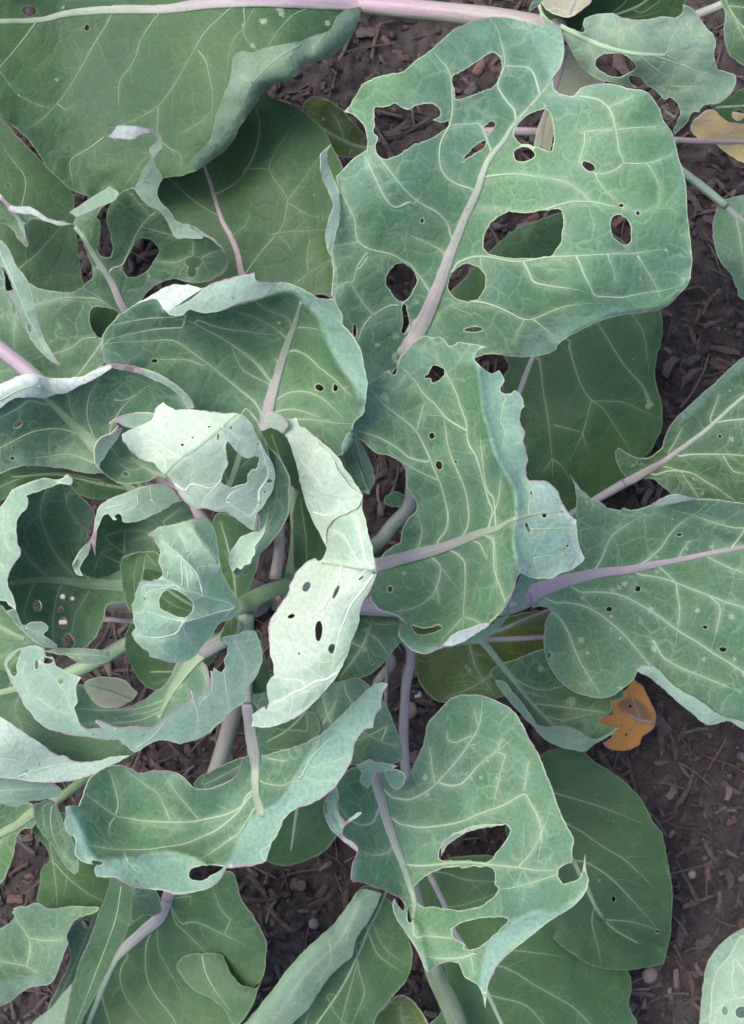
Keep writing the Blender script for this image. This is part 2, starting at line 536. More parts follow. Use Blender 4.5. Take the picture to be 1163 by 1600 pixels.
def branches(VL, rr):
    out = []
    for L in VL:
        n = len(L)
        if n < 11: continue
        k = rr.randint(3, 5); side = rr.choice([-1, 1])
        while k < n - 3:
            d = L[min(k + 2, n - 1), :2] - L[k - 2, :2]; d = d / (np.hypot(*d) + 1e-9)
            a = side * math.radians(rr.uniform(42, 68)); side = -side
            e = np.array([d[0] * math.cos(a) - d[1] * math.sin(a), d[0] * math.sin(a) + d[1] * math.cos(a)])
            p = L[k, :2].copy(); Q = [p]
            bend = -np.sign(a) * rr.uniform(0.02, 0.09)
            for q in range(rr.randint(5, 11)):
                c_, s_ = math.cos(bend), math.sin(bend)
                e = np.array([e[0] * c_ - e[1] * s_, e[0] * s_ + e[1] * c_])
                p = p + e * 5 + np.array([rr.uniform(-.7, .7), rr.uniform(-.7, .7)]); Q.append(p)
            out.append(np.array(Q))
            k += rr.randint(6, 11)
    return out
PLANT_INV = {}
def leaf(plant, out, z, holes=(), ells='', mid='', midz=None, veins=(), sty='glaucous', rib='mauve', vw=3.4, vrib=None,
         flip=False, zones=(), ridges=(), flaps=(), spots='', pet='', petrib=None, cup=0.25, ruffle=0.5, pucker=0.07,
         jag=0.9, grid=5.0, seed=None, label=None, thick=0.45, name='leaf', tone0=0.0, lim=50):
    global _ls
    try: _ls += 1
    except NameError: _ls = 1
    sd_ = seed if seed is not None else _ls * 1.37
    tps = TPS(pts(z)[0])
    M = open_line(mid, 5) if mid else None
    VL = [open_line(v, 5) for v in veins]
    VL = join_veins(M, VL)
    tps = limit_slope(tps, closed(out, 8), lim)
    ALL = ([M] if M is not None else []) + VL
    H = []
    for h in holes: H.append(jitter(closed(h, 3), jag * 1.35, 1))
    H += ell(ells) if ells else []
    outer = jitter(closed(out, 4), jag, 1)
    RG = [(open_line(r[0], 8), r[1], r[2]) for r in ridges]
    ZN = [(closed(q[0], 6), q[1]) for q in zones]
    SP = [[float(a) for a in t.split(',')] for t in spots.split()] if spots else []

    def height(X, full=True):
        X = np.asarray(X, float)[:, :2]
        h = tps(X)
        if M is not None and cup:
            d = segdist(X, M)
            h = h + cup * np.minimum(d, 120) / 100.0 * 3 * (1 - np.exp(-d / 30))
        for L, a, w in RG:
            d = segdist(X, L)
            h = h + a * np.exp(-d / w)
        de = segdist(X, outer, True)
        rf = noise_arr(X, 0.022, sd_) * 0.8 + noise_arr(X, 0.05, sd_ + 4) * 0.22
        h = h + ruffle * rf * (0.25 + 1.0 * np.exp(-de / 28))
        if ALL and pucker:
            dv = np.full(len(X), 1e9)
            for L in ALL: dv = np.minimum(dv, segdist(X, L))
            h = h + pucker * (1 - np.exp(-dv / 11)) * (1 + 0.5 * noise_arr(X, 0.06, sd_ + 8))
        return h

    V, F, D = [], [], []
    def patch(O, HH, flipped, hfun, tone, vlines=()):
        x0, y0 = O.min(0); x1, y1 = O.max(0)
        gx = np.arange(x0, x1, grid); gy = np.arange(y0, y1, grid * 0.87)
        G = np.array([(x + (j % 2) * grid / 2 + rng.uniform(-.7, .7), y + rng.uniform(-.7, .7)) for j, y in enumerate(gy) for x in gx])
        G = G[inside(G, O)]
        if len(G): 
            bd = segdist(G, O, True)
            for h in HH: bd = np.minimum(bd, segdist(G, h, True))
            G = G[bd > grid * 0.45]
            for h in HH: G = G[~inside(G, h)]
        allv = [Vector(p) for p in O]; E = [(i, (i + 1) % len(O)) for i in range(len(O))]
        for h in HH:
            b = len(allv)
            allv += [Vector(p) for p in h]
            E += [(b + i, b + (i + 1) % len(h)) for i in range(len(h))]
        if vlines:
            for L in vlines:
                Q = L[:, :2]
                ok_ = inside(Q, O) & (segdist(Q, O, True) > 1.2)
                for h in HH: ok_ &= ~inside(Q, h) & (segdist(Q, h, True) > 1.2)
                last = -1
                for p, k_ in zip(Q, ok_):
                    if k_:
                        allv.append(Vector(p))
                        if last >= 0: E.append((last, len(allv) - 1))
                        last = len(allv) - 1
                    else: last = -1
                if len(G): G = G[segdist(G, Q) > grid * 0.5]
        allv += [Vector(p) for p in G]
        r = delaunay_2d_cdt(allv, E, [], 0, 1e-4)
        P = np.array([tuple(v) for v in r[0]])
        Fs = np.array([f for f in r[2] if len(f) == 3])
        if len(Fs) == 0: return
        C = P[Fs].mean(1)
        ok = inside(C, O)
        for h in HH: ok &= ~inside(C, h)
        Fs = Fs[ok]
        used = np.unique(Fs); mp = -np.ones(len(P), int); mp[used] = np.arange(len(used))
        P = P[used]; Fs = mp[Fs]
        a = P[Fs[:, 1]] - P[Fs[:, 0]]; b = P[Fs[:, 2]] - P[Fs[:, 0]]
        cr = a[:, 0] * b[:, 1] - a[:, 1] * b[:, 0]        # image coordinates: y down
        sw = (cr > 0) != flipped
        Fs[sw] = Fs[sw][:, ::-1]
        h = hfun(P)
        de = segdist(P, O, True)
        dh = np.full(len(P), 1e9)
        for q in HH: dh = np.minimum(dh, segdist(P, q, True))
        e = np.where(dh < de, -np.exp(-dh / 1.8), np.exp(-de / 2.2))
        v = np.zeros(len(P))
        for L in (vlines if vlines else ALL): v = np.maximum(v, np.exp(-(segdist(P, L) / 5.0) ** 1.3))
        tn = np.full(len(P), tone0 + tone)
        if sty in ('glaucous', 'mid') and not flip: tn += 0.42 * np.exp(-de / 26) * (0.6 + noise_arr(P, 0.012, sd_ + 3))
        for q, amt in ZN:
            ins = inside(P, q)
            dq = segdist(P, q, True)
            tn += amt * np.clip(0.5 + np.where(ins, dq, -dq) / 7, 0, 1)
        s = np.zeros(len(P))
        for q in SP:
            rr = q[2] if len(q) > 2 else 3
            s = np.maximum(s, np.exp(-((P - np.array(q[:2])) ** 2).sum(1) / (rr * rr)))
        base = len(V)
        for (x, y), zz in zip(P, h): V.append(W(x, y, zz))
        F.extend((Fs + base).tolist())
        D.append(np.stack([e, v, np.clip(tn, 0, 2), s], 1))

    patch(outer, H, flip, height, 0.0, ALL)
    for fl in flaps:
        O = jitter(closed(fl['out'], 4), jag, 1)
        FL = open_line(fl['fold'], 5) if 'fold' in fl else None
        own = limit_slope(TPS(pts(fl['z'])[0]), closed(fl['out'], 6), 38) if 'z' in fl else None
        def hf(X, fl=fl, FL=FL, own=own):
            X = np.asarray(X, float)[:, :2]
            if own is not None:
                r_ = own(X) + ruffle * noise_arr(X, 0.03, sd_ + 2) * 0.5
                return np.where(inside(X, outer), np.maximum(r_, height(X) + 0.14), r_)
            h = height(X)
            d = segdist(X, FL) if FL is not None else np.full(len(X), 40.)
            return h + fl.get('dz', 0.8) * (1 - np.exp(-d / fl.get('w', 12.))) + ruffle * 0.3 * noise_arr(X, 0.04, sd_ + 2) * (1 - np.exp(-d / 15.))
        fh = [jitter(closed(q, 4), jag * .7, 1) for q in fl.get('holes', ())] + (ell(fl['ells']) if 'ells' in fl else [])
        patch(O, fh, fl.get('flip', True) != flip, hf, fl.get('tone', 0.0), [open_line(v_, 5) for v_ in fl.get('veins', ())])
        fl['hf'] = hf
    # give the blade its thickness: upper skin, lower skin and a separate rim
    VA = np.array([tuple(v) for v in V]); FA = np.array(F); DA = np.concatenate(D)
    fn = np.cross(VA[FA[:, 1]] - VA[FA[:, 0]], VA[FA[:, 2]] - VA[FA[:, 0]])
    vn = np.zeros_like(VA)
    for k_ in range(3): np.add.at(vn, FA[:, k_], fn)
    vn /= np.linalg.norm(vn, axis=1)[:, None] + 1e-12
    VB = VA - vn * thick * 0.001
    n_ = len(VA)
    ed = np.concatenate([FA[:, [0, 1]], FA[:, [1, 2]], FA[:, [2, 0]]])
    key = np.sort(ed, 1)
    key = key[:, 0] * n_ + key[:, 1]
    _, inv_, cnt = np.unique(key, return_inverse=True, return_counts=True)
    be = ed[cnt[inv_] == 1]
    m_ = len(be)
    RV = np.concatenate([VA[be[:, 0]], VA[be[:, 1]], VB[be[:, 1]], VB[be[:, 0]]])
    RD = np.concatenate([DA[be[:, 0]], DA[be[:, 1]], DA[be[:, 1]], DA[be[:, 0]]])
    q_ = 2 * n_ + np.arange(m_)
    RF = np.stack([q_ + m_, q_, q_ + 3 * m_, q_ + 2 * m_], 1)
    o = mesh_obj(name, np.concatenate([VA, VB, RV]).tolist(), FA.tolist() + (FA[:, ::-1] + n_).tolist() + RF.tolist(), STY[sty], plant)
    o.data.polygons.foreach_set('material_index', [0] * len(FA) + [1] * len(FA) + [2] * m_)
    ca = o.data.color_attributes.new('dat', 'FLOAT_COLOR', 'POINT')
    ca.data.foreach_set('color', np.concatenate([DA, DA, RD]).astype(np.float32).ravel())
    if label: o['label'] = label

    def surf(L, hfun, lift=0.0):
        X = L[:, :2]
        h = hfun(X)
        e = 2.0
        hx = hfun(X + [e, 0]); hy = hfun(X + [0, e])
        C, Nn = [], []
        for (x, y), a, b, c in zip(X, h, hx, hy):
            p = W(x, y, a); n = (W(x + e, y, b) - p).cross(W(x, y + e, c) - p)
            n = n.normalized()
            if n.z < 0: n = -n
            C.append(p + n * lift); Nn.append(n)
        return C, Nn
    def rib_on(L, ws, mat, nm, hfun=height, flat=0.55, seg=8, off=0.05, fl_=None):
        C, Nn = surf(L, hfun, thick * 0.001 if (flip if fl_ is None else fl_) else 0.0)
        R = [w * 0.5 * (CAM_H - c.z) / FPX for w, c in zip(ws, C)]
        return tube(nm, C, R, mat, o, seg, flat, Nn, off)
    if M is not None:
        PM = pts(mid)[0]
        if len(PM[0]) < 3: ws = np.linspace(10, 3, len(M))
        else: ws = M[:, 2]
        wn2 = [w * (1 + 0.06 * noise1(x, y, 0.05, 2)) for w, (x, y) in zip(ws, M[:, :2])]
        rib_on(M, wn2, RIB[rib], 'midrib', flat=0.28, seg=12)
    vm = RIB['shade' if sty == 'deep' and not flip else ('bright' if sty == 'young' else 'midbright') if flip and sty in ('young', 'glaucous') else ('greenvein' if (vrib or 'green') == 'green' and not flip else (vrib or 'white'))]
    for k, L in enumerate(VL):
        w0 = vw * (1.15 if len(L) > 18 else 0.7)
        ws = np.linspace(w0, max(0.9, w0 * 0.25), len(L))
        n0 = len(L)
        if n0 > 12: L = run_out(L, outer, H, 35)
        ws = np.concatenate([np.linspace(w0, max(1.1, w0 * 0.35), n0), np.linspace(max(1.1, w0 * 0.35), 0.4, max(1, len(L) - n0))])[:len(L)]
        keep = (inside(L[:, :2], outer)) & (segdist(L[:, :2], outer, True) > 2.5)
        for q in H: keep &= ~inside(L[:, :2], q)
        best, cur = (0, 0), None
        for ii, kk in enumerate(list(keep) + [False]):
            if kk and cur is None: cur = ii
            if not kk and cur is not None:
                if ii - cur > best[1] - best[0]: best = (cur, ii)
                cur = None
        L, ws = L[best[0]:best[1]], ws[best[0]:best[1]]
        if len(L) < 3: continue
        rib_on(L, ws, vm, 'vein', flat=0.5, seg=6, off=0.12)
    BR = branches(VL, random.Random(int(sd_ * 100))) if VL and sty != 'yellow' else []
    if BR:
        Vb, Fb, Rb = [], [], []
        allC, allN = surf(np.concatenate(BR), height, thick * 0.001 if flip else 0.0)
        start = 0
        for L in BR:
            o0 = start; start += len(L)
            keep = inside(L, outer) & (segdist(L, outer, True) > 2.5)
            for q in H: keep &= ~inside(L, q)
            n_k = len(keep) if keep.all() else int(np.argmin(keep))
            L = L[:n_k]
            if len(L) < 3: continue
            C, Nn = allC[o0:o0 + len(L)], allN[o0:o0 + len(L)]
            b = len(Vb); n = len(L)
            for ii in range(n):
                t = (C[min(ii + 1, n - 1)] - C[max(ii - 1, 0)]).normalized()
                sdv = t.cross(Nn[ii]).normalized()
                w = (1.25 * (1 - ii / n) + 0.35) * 0.5 * (CAM_H - C[ii].z) / FPX * (vw / 3.6)
                Vb += [C[ii] - sdv * w - Nn[ii] * 0.0001, C[ii] + Nn[ii] * (w * 0.5 + 0.00008), C[ii] + sdv * w - Nn[ii] * 0.0001]
                Rb += [(0.5, 0, 0.5, ii * 0.01)] * 3
            for ii in range(n - 1):
                q = b + ii * 3
                Fb += [(q, q + 1, q + 4, q + 3), (q + 1, q + 2, q + 5, q + 4)]
        if Vb:
            vo = mesh_obj('veinlets', Vb, Fb, [RIB['netdeep' if sty == 'deep' else ('netpale' if sty == 'young' else 'netmid') if flip else 'net']], o)
            tag(vo, kind='stuff')
            ca = vo.data.color_attributes.new('run', 'FLOAT_COLOR', 'POINT')
            ca.data.foreach_set('color', np.array(Rb, np.float32).ravel())
    for fl in flaps:
        for vl in fl.get('veins', ()):
            L = open_line(vl, 5)
            rib_on(L, np.linspace(vw * .8, .6, len(L)), RIB['bright' if sty == 'young' else 'midbright' if sty == 'glaucous' else 'greenvein'], 'vein', fl['hf'], 0.5, 6, 0.12, fl.get('flip', True) != flip)
    if pet:
        P = open_line(pet, 8)          # x,y,z,w
        acc = np.concatenate([[0], np.cumsum(np.hypot(*(P[1:, :2] - P[:-1, :2]).T))])
        P[:, 2] += (height(P[:1])[0] - 0.2 - P[0, 2]) * np.exp(-acc / 70)
        C = [W(a[0], a[1], a[2]) for a in P]
        R = [a[3] * 0.5 * (CAM_H - c.z) / FPX for a, c in zip(P, C)]
        tube('petiole', C, R, RIB[petrib or rib], o, 12, 0.9)
    return o

def stalk(plant, s, rib, name='leaf_stalk', seg=12):
    P = open_line(s, 8)
    C = [W(a[0], a[1], a[2]) for a in P]
    R = [a[3] * 0.5 * (CAM_H - c.z) / FPX for a, c in zip(P, C)]
    return tube(name, C, R, RIB[rib], plant, seg, 0.9)

# children sit in world coordinates under an Empty at the plant's base
def plant_at(px, py, label, cat='plant', name='cabbage_plant'):
    o = empty(name, W(px, py, 0))
    tag(o, label, cat)
    return o
def settle(root):
    """children were built in world coordinates: express them relative to the root"""
    for ch in root.children:
        ch.location = -root.location
# ================================================================== GROUND
def ground_z(x, y):
    v = mnoise.noise(Vector((x * 9, y * 9, 1))) * 0.012
    v += mnoise.noise(Vector((x * 28, y * 28, 4))) * 0.011
    v += abs(mnoise.noise(Vector((x * 75, y * 75, 2)))) * 0.011
    v += mnoise.noise(Vector((x * 190, y * 190, 7))) * 0.0032
    return v - 0.006

def soil_mat():
    m, t, b = nt('dark_soil')
    g = N(t); co = g.new('ShaderNodeTexCoord').outputs['Object']
    n1 = g.noise(co, 14, 4).outputs[0]; n2 = g.noise(co, 120, 5, 0.65).outputs[0]; n3 = g.noise(co, 600, 3, 0.7).outputs[0]
    c = g.mix(g.ramp(n1, 0.35, 0.65), (0.027, 0.021, 0.021), (0.050, 0.037, 0.034))
    c = g.mix(g.ramp(n2, 0.45, 0.75), c, (0.066, 0.050, 0.047))
    c = g.mix(g.ramp(n2, 0.42, 0.28), c, (0.014, 0.011, 0.011))
    c = g.mix(g.math('MULTIPLY', g.ramp(n3, 0.6, 0.75), 0.5), c, (0.14, 0.105, 0.095))
    g.link(c, b.inputs['Base Color']); b.inputs['Roughness'].default_value = 0.9
    bp = g.new('ShaderNodeBump'); bp.inputs['Strength'].default_value = 1; bp.inputs['Distance'].default_value = 0.003
    g.link(g.math('ADD', n2, g.math('MULTIPLY', n3, 0.5)), bp.inputs['Height']); g.link(bp.outputs[0], b.inputs['Normal'])
    return m
def axis(half, fine):
    a = list(np.arange(-half, half + 1e-6, fine))
    d, p = fine * 2, half
    ext = []
    while p < 40: 
        p += d; d *= 1.5; ext.append(p)
    return [-e for e in reversed(ext)] + a + ext
GX, GY = axis(0.40, 0.0032), axis(0.50, 0.0032)
gv = [(x, y, ground_z(x, y)) for y in GY for x in GX]
nx = len(GX)
gf = [(j * nx + i, j * nx + i + 1, (j + 1) * nx + i + 1, (j + 1) * nx + i) for j in range(len(GY) - 1) for i in range(nx - 1)]
SOIL = soil_mat()
ground = mesh_obj('ground', gv, gf, [SOIL])
tag(ground, 'dark brown garden soil scattered with bark mulch', kind='structure')

def chip_mat(name, a, b):
    m, t, bs = nt(name)
    g = N(t); co = g.new('ShaderNodeTexCoord').outputs['Object']
    info = g.new('ShaderNodeObjectInfo').outputs['Random']
    mp = g.new('ShaderNodeMapping'); mp.inputs['Scale'].default_value = (60, 700, 500); g.link(co, mp.inputs[0])
    n = g.noise(mp.outputs[0], 1.0, 4, 0.6).outputs[0]
    c = g.mix(g.ramp(n, 0.3, 0.7), a, b)
    hs = g.new('ShaderNodeHueSaturation'); g.link(c, hs.inputs['Color'])
    g.setin(hs.inputs['Value'], g.math('MULTIPLY_ADD', info, 1.1, 0.5))
    g.link(hs.outputs[0], bs.inputs['Base Color']); bs.inputs['Roughness'].default_value = 0.85
    bp = g.new('ShaderNodeBump'); bp.inputs['Strength'].default_value = 0.8; bp.inputs['Distance'].default_value = 0.0012
    g.link(n, bp.inputs['Height']); g.link(bp.outputs[0], bs.inputs['Normal'])
    return m
CHIP = [chip_mat('brown_bark', (0.034, 0.024, 0.022), (0.072, 0.051, 0.045)), chip_mat('red_bark', (0.055, 0.030, 0.025), (0.10, 0.058, 0.046)),
        chip_mat('grey_bark', (0.045, 0.036, 0.036), (0.09, 0.07, 0.067)), chip_mat('pale_straw', (0.07, 0.05, 0.04), (0.12, 0.085, 0.066))]

def chip_geo(L, w, h, r):
    """ragged splinter: tapering ring sections, bent"""
    V, F = [], []
    n = 5; k = 6
    bend = r.uniform(-.22, .22)
    for i in range(n):
        t = i / (n - 1)
        x = (t - .5) * L
        ww = w * (0.35 + 0.65 * math.sin(math.pi * (0.12 + 0.76 * t)) ** .5) * r.uniform(.7, 1.1)
        hh = h * r.uniform(.7, 1.1) * (0.5 if i in (0, n - 1) else 1)
        cy = bend * L * (t - .5) ** 2 * 2 + r.uniform(-.06, .06) * w
        for j in range(k):
            a = 2 * math.pi * j / k + r.uniform(-.2, .2)
            V.append((x + r.uniform(-.05, .05) * L, cy + ww / 2 * math.cos(a) * r.uniform(.75, 1.1), hh / 2 * math.sin(a) * r.uniform(.6, 1.1)))
    for i in range(n - 1):
        for j in range(k):
            a, b = i * k + j, i * k + (j + 1) % k
            F.append((a, b, b + k, a + k))
    F.append(tuple(range(k - 1, -1, -1))); F.append(tuple((n - 1) * k + j for j in range(k)))
    return V, F
R_ = random.Random(5)
protos = []
for i in range(22):
    kind = i % 4
    L, w, h = [(0.030, .0045, .003), (0.020, .009, .004), (0.042, .0024, .0018), (0.013, .007, .005)][kind]
    V, F = chip_geo(L * R_.uniform(.7, 1.3), w * R_.uniform(.7, 1.3), h, R_)
    me = bpy.data.meshes.new('wood_chip'); me.from_pydata(V, [], F)
    me.materials.append(CHIP[R_.choice([0, 0, 0, 1, 1, 2, 2, 3] if kind != 2 else [1, 2, 3, 0])])
    protos.append(me)
GAPS = [(1035, 470, 1163, 640), (1080, 230, 1163, 470), (1035, 1140, 1163, 1440), (1040, 1300, 1163, 1560), (905, 1120, 1060, 1240), (985, 1480, 1100, 1600),
        (430, 30, 700, 170), (600, 165, 700, 215), (575, 690, 645, 860), (405, 1280, 560, 1500), (0, 1290, 80, 1430), (0, 1540, 90, 1600), (230, 1110, 385, 1225),
        (130, 990, 290, 1070), (690, 85, 790, 160), (760, 330, 880, 400), (600, 410, 660, 480), (700, 420, 760, 460), (950, 335, 990, 385), (620, 1030, 690, 1170),
        (690, 1290, 800, 1350), (640, 1480, 700, 1600), (110, 300, 240, 440), (830, 180, 870, 235), (960, 740, 1060, 800)]
wts = [math.sqrt((c - a) * (d - b)) for a, b, c, d in GAPS]
def place_chip(o_or_none, me, x, y, s, lift):
    z = ground_z(x, y) + 0.001 + lift
    rot = (R_.uniform(-.35, .35), R_.uniform(-.3, .3), R_.uniform(0, 6.28))
    return (x, y, z), rot, s
for i in range(290):
    a, b, c, d = R_.choices(GAPS, wts)[0]
    p = W(R_.uniform(a, c), R_.uniform(b, d), 0)
    me = R_.choice(protos)
    o = bpy.data.objects.new('wood_chip', me)
    loc, rot, s = place_chip(None, me, p.x, p.y, R_.uniform(.4, .95), R_.uniform(0, .004))
    o.location = loc; o.rotation_euler = rot; o.scale = (s, s, s)
    o.parent = ground
    COL.objects.link(o)
def join_scatter(name, n, smin, smax, mats, area=(0.40, 0.50), prots=protos, lift=0.003):
    V, F, MI = [], [], []
    from mathutils import Euler
    for i in range(n):
        me = R_.choice(prots)
        x, y = R_.uniform(-area[0], area[0]), R_.uniform(-area[1], area[1])
        loc, rot, s = place_chip(None, me, x, y, R_.uniform(smin, smax), R_.uniform(-.001, lift))
        M = Euler(rot).to_matrix()
        b = len(V); mi = R_.randrange(len(mats))
        for v in me.vertices: V.append(M @ (v.co * s) + Vector(loc))
        for p in me.polygons: F.append([b + k for k in p.vertices]); MI.append(mi)
    o = mesh_obj(name, V, F, mats, ground, smooth=False)
    o.data.polygons.foreach_set('material_index', MI)
    tag(o, kind='stuff')
    return o
join_scatter('bark_mulch', 3600, .35, 1.15, [CHIP[0], CHIP[0], CHIP[1], CHIP[2], CHIP[0], SOIL])
# soil crumbs
crumbs = []
for i in range(6):
    bm = bmesh.new(); bmesh.ops.create_icosphere(bm, subdivisions=1, radius=0.003)
    for v in bm.verts: v.co *= R_.uniform(.65, 1.25)
    me = bpy.data.meshes.new('crumb'); bm.to_mesh(me); bm.free(); crumbs.append(me)
join_scatter('soil_crumbs', 5000, .3, 1.3, [SOIL, SOIL, CHIP[0]], prots=crumbs, lift=0.001)
# pebbles
def pebble(px, py, r, col, label):
    m, t, b = nt('pebble_stone'); b.inputs['Roughness'].default_value = .7
    g = N(t); co = g.new('ShaderNodeTexCoord').outputs['Object']
    g.link(g.mix(g.noise(co, 300, 3).outputs[0], col, tuple(c * .6 for c in col)), b.inputs['Base Color'])
    bm = bmesh.new(); bmesh.ops.create_icosphere(bm, subdivisions=2, radius=r)
    for v in bm.verts:
        v.co *= 1 + .25 * mnoise.noise(v.co * 1.1 / r); v.co.z *= .6
    me = bpy.data.meshes.new('pebble'); bm.to_mesh(me); bm.free(); me.materials.append(m)
    me.polygons.foreach_set('use_smooth', [True] * len(me.polygons))
    o = bpy.data.objects.new('pebble', me); COL.objects.link(o)
    p = W(px, py, 0); o.location = (p.x, p.y, ground_z(p.x, p.y) + r * .45)
    tag(o, label, 'pebble')
pebble(654, 1087, .0035, (.6, .6, .6), 'tiny white pebble on soil beside two thin purple stalks')
pebble(639, 1110, .0075, (.30, .19, .13), 'round tan pebble between the thin purple stalks on the soil')
pebble(491, 1441, .0045, (.2, .18, .16), 'pale grey pebble on bare soil left of the bottom centre leaf')
pebble(1015, 1522, .007, (.22, .15, .14), 'reddish brown stone on soil below the lowest dark oval leaf')
pebble(1084, 1369, .004, (.27, .21, .18), 'small tan stone on bare soil right of the dark oval leaf')

# ================================================================== PLANTS
main = plant_at(390, 935, 'large blue-green cabbage plant with insect-chewed curled leaves filling the picture')
nb = plant_at(872, 60, 'neighbouring cabbage plant at the top whose mauve stem runs along the upper edge')
br = plant_at(1190, 1590, 'pale round-leaved cabbage plant just entering at the lower right corner')

# main stem
st = stalk(main, '392,935,-1,70 390,935,6,66 386,936,14,60 384,938,22,56 384,940,29,44 384,944,33,26', 'pink', 'stem', 16)
# ---------------- neighbour plant, lower leaves
stalk(nb, '868,52,-1,46 866,48,8,44 868,44,15,38 874,40,22,24', 'violet', 'stem', 14)
leaf(nb, '1079,199 1100,175 1128,172 1163,178 1230,190 1230,300 1180,270 1163,256 1138,241 1117,224 1090,215',
     '1079,199,8 1163,180,9 1163,250,7 1230,240,8', mid='1060,219,9 1117,221,9 1163,222,7 1220,224,5', sty='straw', rib='pink', petrib='pink',
     pet='700,208,9,13 780,205,10,13 830,206,10,14 900,210,9,12 1000,218,9,11 1062,219,8.5,10', label='yellowed leaf tinged pink on a pink stalk', grid=7)
leaf(nb, '1128,314 1163,305 1230,300 1240,480 1163,469 1152,451 1141,427 1130,414 1121,400 1114,369 1116,340', '1128,314,9 1163,400,10 1230,350,9 1163,469,7',
     mid='1134,322,9 1163,345,7 1220,380,4', veins=['1150,338 1158,380 1163,430'], sty='mid', rib='mauve', petrib='mauve', pet='905,165,14,13 1000,220,12,13 1069,270,10,13 1105,298,9.5,14 1134,322,9.5,13', tone0=.25)
leaf(nb, '870,76! 890,70 915,92 945,128 920,150 890,160 868,195 858,240 835,240 840,200 856,160 864,120!', '870,80,15 930,130,15 850,235,12 860,160,13', sty='cream', cup=0, mid='884,80,9 872,125,8 852,180,7 845,232,4', rib='violet', label='cream coloured withered leaf with lilac rib', grid=6)
# leaf D group at the top, behind leaf C
leaf(nb, '835,-30 1075,-30 1072,0 1066,21 1055,40 1000,44 950,44 914,40 905,52 880,50 862,38 848,18 842,0', '840,0,19 900,10,21 1000,0,19 1066,20,18 960,40,18',
     mid='905,52,8 950,28,6 1000,8,5 1030,-20,3', veins=['930,36 960,30 1000,26', '955,22 980,0 985,-25', '1003,20 1030,2 1045,-20'], sty='deep', rib='green', cup=.4)
leaf(nb, '841,-30 930,-30 926,0 912,14 895,26 875,26 858,18 848,8', '841,0,22 925,0,23 880,24,24', sty='cream', flip=True, mid='890,24,6 900,0,5 905,-25,4', rib='violet', grid=6, ruffle=.3, label='lilac tinted leaf base')
leaf(nb, '1126,-30 1126,0 1133,21 1131,48 1136,79 1152,96 1175,106 1240,110 1240,-30', '1126,0,21 1136,79,20 1200,0,24 1200,100,21', mid='1128,-10,6 1150,30,4 1190,70,3', veins=['1150,30 1160,55 1175,80', '1138,10 1163,12 1190,20'], sty='mid', rib='green')
leaf(nb, '1110,165 1125,160 1141,151 1163,138 1230,125 1240,200 1163,194 1141,191 1124,179', '1110,165,16 1163,150,18 1163,190,17 1230,160,18', ells='1153,180,10,9', mid='1118,168,5 1163,165,4 1220,160,3', sty='deep', rib='green')
stalk(nb, '1060,36,12,15 1093,22,13,15 1131,6,14,14 1180,-20,15,13', 'mauve')
# leaf C
leaf(nb, '844,-12 847,17 863,34 876,41! 888,44 901,48 909,52 914,46 911,38 914,28! 932,22 956,21 976,28 1004,31 1035,26 1055,28! 1066,21 1067,7! 1083,15 1097,33 1106,46 1114,52! 1119,69 1116,83 1119,98 1122,110! 1145,115 1150,127 1141,148 1124,160 1100,165 1092,176! 1083,175 1073,193 1055,210! 1052,203 1059,189 1063,178 1052,184! 1038,172 1018,148 1000,139 983,136! 956,129 935,124 907,103 887,69 872,50 856,42 846,30 838,-12',
     '850,10,21 876,41,23 914,28,24 1035,26,26 1119,69,25 1145,120,23 1055,205,19 983,136,22 907,103,22 1000,90,26',
     holes=['940,86 956,83 976,86 992,100 990,110 973,119 956,120 935,108 930,97', '983,120 997,120 1010,132 1024,141 1038,155 1048,152 1062,169 1059,182 1038,172 1013,148 990,134'],
     mid='876,41,9 918,62,8 956,76,7 997,84,6 1042,86,5', veins=['1042,86 1045,75 1052,55 1073,33', '1042,86 1079,107 1114,119', '1000,86 1020,105 1045,124 1048,138 1040,150', '1048,134 1075,136 1107,134', '918,62 925,80 940,100', '972,79 970,50 968,32', '1073,33 1080,50 1097,60', '1079,107 1090,118 1108,125'],
     sty='young', rib='white', ruffle=.7, tone0=.3, label='pale leaf with two holes and a torn toothed tip')
leaf(nb, '838,-12! 834,0 829,8 826,18! 836,12 845,4 850,-12!', '838,0,24 829,15,23 845,0,24', sty='young', flip=True, grid=4, ruffle=.1, name='leaf', label='white curled leaf tip')
